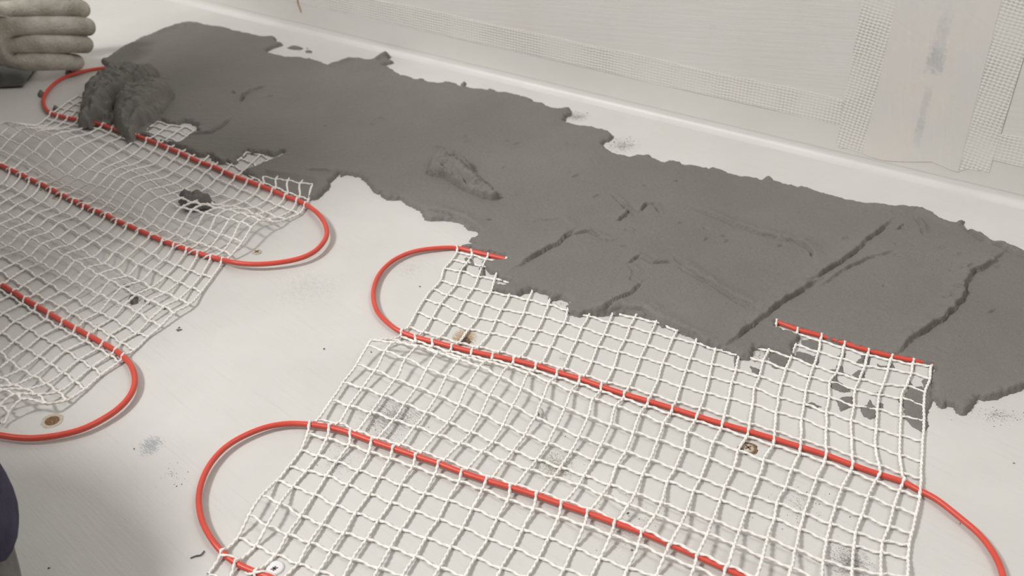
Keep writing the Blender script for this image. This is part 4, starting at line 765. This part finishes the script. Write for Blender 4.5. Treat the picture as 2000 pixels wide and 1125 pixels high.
cab = cable_path([(row_pts(GRr, 'C0', range(23, -1, -1)), CZ), (loopR1, .0042), (row_pts(GRr, 'C1', range(0, 24)), CZ), (loopR2, .0042), (row_pts(GRr, 'C2', range(23, -1, -1)), CZ), (loopR3, .0050), (row_pts(GRr, 'C3', range(0, 12)), CZ)], CZ)
e0 = at(1836, 713, .0031); e1 = at(1856, 717, .0012)
P = catmull([e1, e0]+cab, .004); P[:, 2] = np.maximum(P[:, 2], .0)
tag(tube('heating_cable', smooth_path(P), CR, CR, 0, 14, CABLE, root_r), 'red heating cable')

lc = at(220, 460); root_l = empty('heating_mat', (lc[0], lc[1], 0))
tag(root_l, 'white mesh heating mat with red cable at left, wrinkled and carrying a dark mortar lump', 'heating mat', None)
CAB_L = {'A1': CZ+.0008, 'A2': CZ+.0006, 'A3': CZ+.0008, 'A4': CZ}
GLl = build_mat(TL, rows_l, CAB_L, 0, 23, lambda r_, i: CAB_L[r_] if r_ in CAB_L else hz_left(r_, i), root_l, -90, 1400, None)
loopL0 = [(249, 131.5), (235, 131), (203, 133), (165, 139), (133, 148), (109, 161), (94, 176), (85, 192), (85.5, 205), (92, 216)]
loopL1 = [(615, 411.7), (630, 428), (638, 446), (638, 462.6), (630, 476), (615, 491.6), (592, 503), (562, 510.5), (527, 515), (499, 516.5), (469, 514.6), (448, 511)]
loopL2 = [(-110, 285), (-180, 300), (-220, 350), (-230, 420), (-200, 460), (-150, 470), (-100, 492)]
loopL3 = [(256, 713), (263.5, 735), (262.5, 756), (252, 777), (231, 799), (199, 820), (163.6, 838), (117, 850), (71, 856), (32, 855), (0, 850), (-60, 838), (-140, 805)]
cabl = cable_path([([(330, 150), (290, 136)], .002), (loopL0, .0045), (row_pts(GLl, 'A1', range(0, 24)), 0), (loopL1, .0075), (row_pts(GLl, 'A2', range(23, -1, -1)), 0), (loopL2, .004), (row_pts(GLl, 'A3', range(10, 24)), 0), (loopL3, .0055)], CZ)
P = catmull(cabl, .004)
tag(tube('heating_cable', smooth_path(P), CR*1.12, CR*1.12, 0, 14, CABLE, root_l), 'red heating cable')
# cord spiralling along the middle cable of the left mat, and below the foremost cable of the right one
def spiral(G, rk, order, root, cyc):
    pts = np.array([G[rk][i] for i in order if i in G[rk]]); Q = catmull(pts, .0012)
    T_ = np.gradient(Q, axis=0); T_ /= np.linalg.norm(T_, axis=1)[:, None]; S = np.cross(T_, [0, 0, 1.0]); S /= np.linalg.norm(S, axis=1)[:, None]; B = np.cross(S, T_)
    L = np.concatenate([[0], np.cumsum(np.linalg.norm(np.diff(Q, axis=0), axis=1))]); ph = L/cyc*2*PI
    r_ = CR+CORD_R*.55
    Q = Q+S*(r_*np.cos(ph))[:, None]+B*(r_*np.sin(ph))[:, None]; Q[:, 2] = np.maximum(Q[:, 2], .0010)
    tube('spiral_cord', Q, CORD_R*.9, CORD_R*.7, 2*PI/.012, 6, CORD, root)
spiral(GLl, 'A2', range(2, 24), root_l, .0205)
spiral(GRr, 'C3', range(0, 6), root_r, .030)

# ------------------------------------------------------------------ screws and small things on the floor
def disc(bm, r, z0, z1, n=20, bev=.15, jitter=0.0, rnd=None):
    rings = [(r, z0), (r, z1-r*bev*.4), (r*(1-bev), z1), (.0, z1)]
    prev = None
    for (q, z) in rings[:-1]:
        cur = [bm.verts.new((q*math.cos(2*PI*k/n)*(1+(rnd.uniform(-jitter, jitter) if rnd else 0)), q*math.sin(2*PI*k/n), z)) for k in range(n)]
        if prev:
            for k in range(n): bm.faces.new((prev[k], prev[(k+1) % n], cur[(k+1) % n], cur[k]))
        prev = cur
    bm.faces.new(prev)
def box(bm, sx, sy, sz, mat4):
    bmesh.ops.create_cube(bm, size=1, matrix=mat4 @ Matrix.Diagonal((sx, sy, sz, 1)))
def screw(px, py, r, label, head_mat, slot_mat, cross=True, ring=None, rot=.4, h=.0011):
    p = at(px, py); t = empty('floor_screw', (p[0], p[1], 0)); tag(t, label, 'screw', 'screws in the floor')
    rnd = random.Random(int(px))
    loc = Matrix.Translation((p[0], p[1], 0))
    if ring:
        bm = bmesh.new(); n = 22
        a = [bm.verts.new((r*1.5*math.cos(2*PI*k/n)*rnd.uniform(.9, 1.1), r*1.5*math.sin(2*PI*k/n)*rnd.uniform(.9, 1.1), .0001)) for k in range(n)]
        b = [bm.verts.new((r*1.15*math.cos(2*PI*k/n), r*1.15*math.sin(2*PI*k/n), .0010)) for k in range(n)]
        c = [bm.verts.new((r*.95*math.cos(2*PI*k/n), r*.95*math.sin(2*PI*k/n), .0001)) for k in range(n)]
        for k in range(n):
            k2 = (k+1) % n; bm.faces.new((a[k], a[k2], b[k2], b[k])); bm.faces.new((b[k], b[k2], c[k2], c[k]))
        bm.transform(loc); bm_obj('filler_ring', bm, ring, t)
    bm = bmesh.new(); disc(bm, r, 0, h, 20, .35, .05, rnd); bm.transform(loc); bm_obj('head', bm, head_mat, t)
    if cross:
        bm = bmesh.new()
        for a in (0, PI/2): box(bm, r*1.15, r*.26, .0005, loc @ Matrix.Translation((0, 0, h)) @ Matrix.Rotation(rot+a, 4, 'Z'))
        bm_obj('cross_slot', bm, slot_mat, t, smooth=False)
screw(1461, 876, .0052, 'rusty cross-head screw under the right mat below the red cable', SCREW_TAN, RUST, True, RUST, .5)
screw(909, 668, .0045, 'dark rusty screw touching the red cable beside the brown stain', RUST, STEEL, True, None, .2)
screw(502, 493, .0050, 'tan filled screw inside the big cable loop of the left mat', SCREW_TAN, RUST, True, None, .9)
screw(102, 822, .0062, 'rusty recessed screw with a chipped rim inside the lower left cable loop', RUST, SCREW_TAN, False, SCREW_TAN, .2, .0008)
screw(110, 386, .0045, 'small dark screw just below the middle cable of the left mat', SCREW_TAN, STEEL, True, None, .2)
screw(158, 395, .0032, 'small dark screw head peeping from under the middle left cable', STEEL, RUST, True, None, .2)
def plug():
    p = at(537, 1110); t = empty('plug', (p[0], p[1], 0)); tag(t, 'round white plug with a dark star recess at the bottom left of the right mat', 'plug')
    loc = Matrix.Translation((p[0], p[1], 0))
    bm = bmesh.new(); disc(bm, .0066, 0, .0014, 28, .25); bm.transform(loc); bm_obj('cap', bm, WHITE_PLASTIC, t)
    bm = bmesh.new()
    for k in range(3): box(bm, .0052-.0008*k, .0009, .0005, loc @ Matrix.Translation((0, -.0015, .0014)) @ Matrix.Rotation(.3+k*PI/3, 4, 'Z'))
    bm_obj('star_recess', bm, STEEL, t, smooth=False)
plug()
def chip():
    a, b, c = at(1052, 799), at(1063, 822), at(1046, 820)
    bm = bmesh.new()
    for (p, q, w) in ((a, b, .0034), (a, c, .0016)):
        d = q-p; L = np.linalg.norm(d); ang = math.atan2(d[1], d[0]); mid = (p+q)/2
        box(bm, L, w, .0022, Matrix.Translation((mid[0], mid[1], .0011)) @ Matrix.Rotation(ang, 4, 'Z'))
    bmesh.ops.bevel(bm, geom=bm.edges[:], offset=.0004, segments=1, affect='EDGES')
    o = bm_obj('plastic_chip', bm, GREY_CHIP, smooth=False); tag(o, 'small forked grey chip lying under the cords of the right mat', 'chip')
chip()
def hair(name, pts, r, mat, label):
    P = catmull([at(x, y, z) for x, y, z in pts], .002); o = tube(name, P, r, r, 0, 6, mat, None); tag(o, label, 'fibre', 'loose fibres')
hair('loose_fibre', [(372, 1090, .0006), (382, 1086, .0008), (392, 1084, .001), (399, 1076, .0008)], .0005, STEEL, 'short dark bent fibre left of the lowest cable loop')
def wall_hair():
    s0 = [at_wall(582, -6), at_wall(583, 6), at_wall(586, 14), at_wall(589, 23)]
    P = catmull([wall_pt(s, z, .0016) for s, z in s0], .002)
    tag(tube('loose_fibre', P, .0011, .0011, 0, 6, mat_simple('brown_fibre', (.45, .26, .15), (.5, .3, .18), 50, .7), None), 'brown bristle stuck on the wall at top left', 'fibre', 'loose fibres')
wall_hair()

# ------------------------------------------------------------------ the kneeling worker at the left edge
def skin_mesh(name, verts, edges, radii, mat, parent, root=0, sub=2):
    me = bpy.data.meshes.new(name+'_cage'); me.from_pydata(verts, edges, []); me.update()
    o = bpy.data.objects.new(name+'_cage', me); col.objects.link(o)
    sk = o.modifiers.new('skin', 'SKIN'); sk.use_smooth_shade = True
    for i, r in enumerate(radii):
        d = me.skin_vertices[0].data[i]; d.radius = (r, r) if not isinstance(r, tuple) else r; d.use_root = (i == root)
    s = o.modifiers.new('sub', 'SUBSURF'); s.levels = sub; s.render_levels = sub
    dg = bpy.context.evaluated_depsgraph_get(); dg.update()
    nm = bpy.data.meshes.new_from_object(o.evaluated_get(dg)); nm.name = name
    bpy.data.objects.remove(o); bpy.data.meshes.remove(me)
    nm.materials.clear()
    return link_mesh(name, nm, mat, parent)
def V3(*a): return tuple(float(x) for x in a)
g = at(92, 70, .055)           # centre of the glove
KNEE = at(-198, 995, .10)
def person():
    kx, ky = float(KNEE[0]), float(KNEE[1])
    hip_c = Vector((kx-.52, ky-.06, .42)); sh_c = Vector((kx-.57, ky+.43, .69)); neck = Vector((kx-.60, ky+.49, .745)); head_c = Vector((kx-.62, ky+.545, .775))
    shR = sh_c+Vector((.16, -.05, -.01)); shL = sh_c+Vector((-.17, .10, -.01))
    hand = Vector(map(float, g))+Vector((-.085, -.01, .012)); elbR = (shR+hand)/2+Vector((-.10, -.02, .05))
    elbL = shL+Vector((-.10, .16, -.22)); handL = shL+Vector((-.02, .34, -.42))
    hR = hip_c+Vector((.10, -.05, 0)); hL = hip_c+Vector((-.10, .06, 0))
    kR = Vector((kx-.25, ky+.05, .33)); kL = Vector((kx-.40, ky+.24, .075))
    aR = Vector((kx, ky, .10)); aL = Vector((kx-.72, ky-.02, .06)); tR = Vector((kx+.06, ky-.10, .035)); tL = aL+Vector((-.10, -.06, -.02))
    mid = (hip_c+sh_c)/2
    body = [hip_c, mid, sh_c, neck, head_c, hR, kR, aR, tR, hL, kL, aL, tL, shR, elbR, hand, shL, elbL, handL]
    edges = [(0, 1), (1, 2), (2, 3), (3, 4), (0, 5), (5, 6), (6, 7), (7, 8), (0, 9), (9, 10), (10, 11), (11, 12), (2, 13), (13, 14), (14, 15), (2, 16), (16, 17), (17, 18)]
    rad = [.12, .125, .12, .055, .085, .085, .055, .034, .020, .085, .055, .034, .020, .06, .042, .032, .06, .042, .032]
    root = skin_mesh('person', [tuple(v) for v in body], edges, rad, SKIN, None)
    tag(root, 'worker crouching at the left edge with a dusty pale glove and dark trousers', 'person')
    def part(name, idx, eds, grow, mat, extra=None):
        vs = [tuple(body[i]) for i in idx]; m_ = {i: k for k, i in enumerate(idx)}
        es = [(m_[a], m_[b]) for a, b in eds]; rs = [rad[i]+grow+(.010 if name == 'trousers' and i in (7, 11) else 0) for i in idx]
        return skin_mesh(name, vs, es, rs, mat, root, sub=3)
    n0 = len(body); body.append(aR+Vector((.01, -.015, -.075))); rad.append(.040)          # hem of the right trouser leg
    part('trousers', [0, 5, 6, 7, n0, 9, 10, 11], [(0, 5), (5, 6), (6, 7), (7, n0), (0, 9), (9, 10), (10, 11)], .030, TROUSERS)
    for a_, b_ in ((7, 8), (11, 12)):
        d_ = (body[b_]-body[a_]).normalized(); d_.z = 0
        skin_mesh('work_boot', [tuple(body[a_]+Vector((0, 0, .02))), tuple(Vector((body[a_].x, body[a_].y, .045))), tuple(Vector((body[b_].x, body[b_].y, .042))+d_*.05)], [(0, 1), (1, 2)], [.056, .058, .048], STEEL, root)
    part('jacket', [0, 1, 2, 13, 14, 15, 16, 17, 18], [(0, 1), (1, 2), (2, 13), (13, 14), (14, 15), (2, 16), (16, 17), (17, 18)], .012, JACKET)
    # head details
    bm = bmesh.new(); bmesh.ops.create_uvsphere(bm, u_segments=24, v_segments=14, radius=.105, matrix=Matrix.Translation(head_c+Vector((-.01, -.01, .025))) @ Matrix.Diagonal((.95, 1.05, .9, 1)))
    bmesh.ops.delete(bm, geom=[v for v in bm.verts if v.co.z < head_c.z+.005], context='VERTS'); bm_obj('hair', bm, HAIR, root)
    look = Vector((.35, .75, -.55)).normalized(); side = look.cross(Vector((0, 0, 1))).normalized(); upv = side.cross(look)
    for s in (-1, 1):
        bm = bmesh.new(); bmesh.ops.create_uvsphere(bm, u_segments=12, v_segments=8, radius=.012, matrix=Matrix.Translation(head_c+look*.088+side*.032*s)); bm_obj('eye', bm, WHITE_PLASTIC, root)
        bm = bmesh.new(); bmesh.ops.create_uvsphere(bm, u_segments=12, v_segments=8, radius=.03, matrix=Matrix.Translation(head_c+side*.098*s-upv*.01) @ Matrix.Diagonal((.45, .9, 1.1, 1))); bm_obj('ear', bm, SKIN, root)
    bm = bmesh.new(); bmesh.ops.create_cone(bm, cap_ends=True, segments=10, radius1=.018, radius2=.008, depth=.05, matrix=Matrix.Translation(head_c+look*.098-upv*.02)); bm_obj('nose', bm, SKIN, root)
    bm = bmesh.new(); bmesh.ops.create_uvsphere(bm, u_segments=12, v_segments=8, radius=.022, matrix=Matrix.Translation(head_c+look*.082-upv*.052) @ Matrix.Diagonal((1, .5, .3, 1))); bm_obj('mouth', bm, mat_simple('lips', (.4, .2, .17), (.45, .22, .19), 50, .5), root)
    # work glove: palm, cuff, four curled fingers stacked one below another, thumb over the top
    G0 = Vector(map(float, g)); X = Vector((1, .05, 0)); D = Vector((.0, -.40, -.92)).normalized(); F = X.cross(D); F = F if F.y > 0 else -F
    vs = []; es = []; rs = []
    def chain(pts, rad_, link=None):
        b0 = len(vs)
        for k, p in enumerate(pts):
            vs.append(tuple(p)); rs.append(rad_[k])
            if k: es.append((b0+k-1, b0+k))
        if link is not None: es.append((link, b0))
        return b0
    palm = chain([G0-X*.150+D*.0, G0-X*.095, G0-X*.045], [.036, .040, (.036, .047)])
    for k in range(4):
        off = D*((k-1.5)*.0245); ln = (.94, 1.0, .95, .80)[k]; r_ = (.0135, .014, .0135, .0122)[k]
        b0 = G0-X*.040+off-F*.012
        chain([b0, b0+X*.045*ln-F*.012, b0+X*.085*ln-F*.002, b0+X*.095*ln+F*.026, b0+X*.070*ln+F*.045], [r_*1.12, r_*1.1, r_*1.05, r_, r_*.85], 2)
    chain([G0-X*.07-D*.045, G0-X*.025-D*.066+F*.004, G0+X*.02-D*.068+F*.02, G0+X*.045-D*.055+F*.032], [.018, .016, .0145, .012], 1)
    gl = skin_mesh('work_glove', vs, es, rs, GLOVE, root, root=0, sub=2)
    tag(gl, 'pale beige glove smeared with dry mortar')
    return G0, X, D, F
G0, GX, GD, GF = person()
def trowel():
    base = G0+GD*.056; base.z = 0
    t = empty('trowel', (G0.x-.03, G0.y+.02, 0)); tag(t, 'dark finishing trowel held under the dusty glove at the top left corner', 'trowel')
    c = Vector((G0.x-.16, G0.y-.02, .004)); bm = bmesh.new()
    box(bm, .26, .11, .0016, Matrix.Translation(c) @ Matrix.Rotation(.12, 4, 'Z')); bmesh.ops.bevel(bm, geom=bm.edges[:], offset=.0005, segments=1, affect='EDGES'); bm_obj('blade', bm, STEEL, t, smooth=False)
    bm = bmesh.new(); box(bm, .16, .018, .012, Matrix.Translation(c+Vector((0, 0, .007))) @ Matrix.Rotation(.12, 4, 'Z')); bm_obj('rib', bm, STEEL, t, smooth=False)
    P = catmull([np.array(c+Vector((.05, .006, .010))), np.array(c+Vector((.075, .01, .03))), np.array(c+Vector((.06, .01, .05)))], .004); tube('shank', P, .006, .006, 0, 10, STEEL, t)
    P = np.array([np.array(c+Vector((.13-.02*k, .022-.002*k, .052))) for k in range(12)]); rad_ = .013
    tube('handle', P, rad_, rad_, 0, 14, mat_simple('dark_handle', (.03, .028, .026), (.06, .055, .05), 40, .6), t)
trowel()
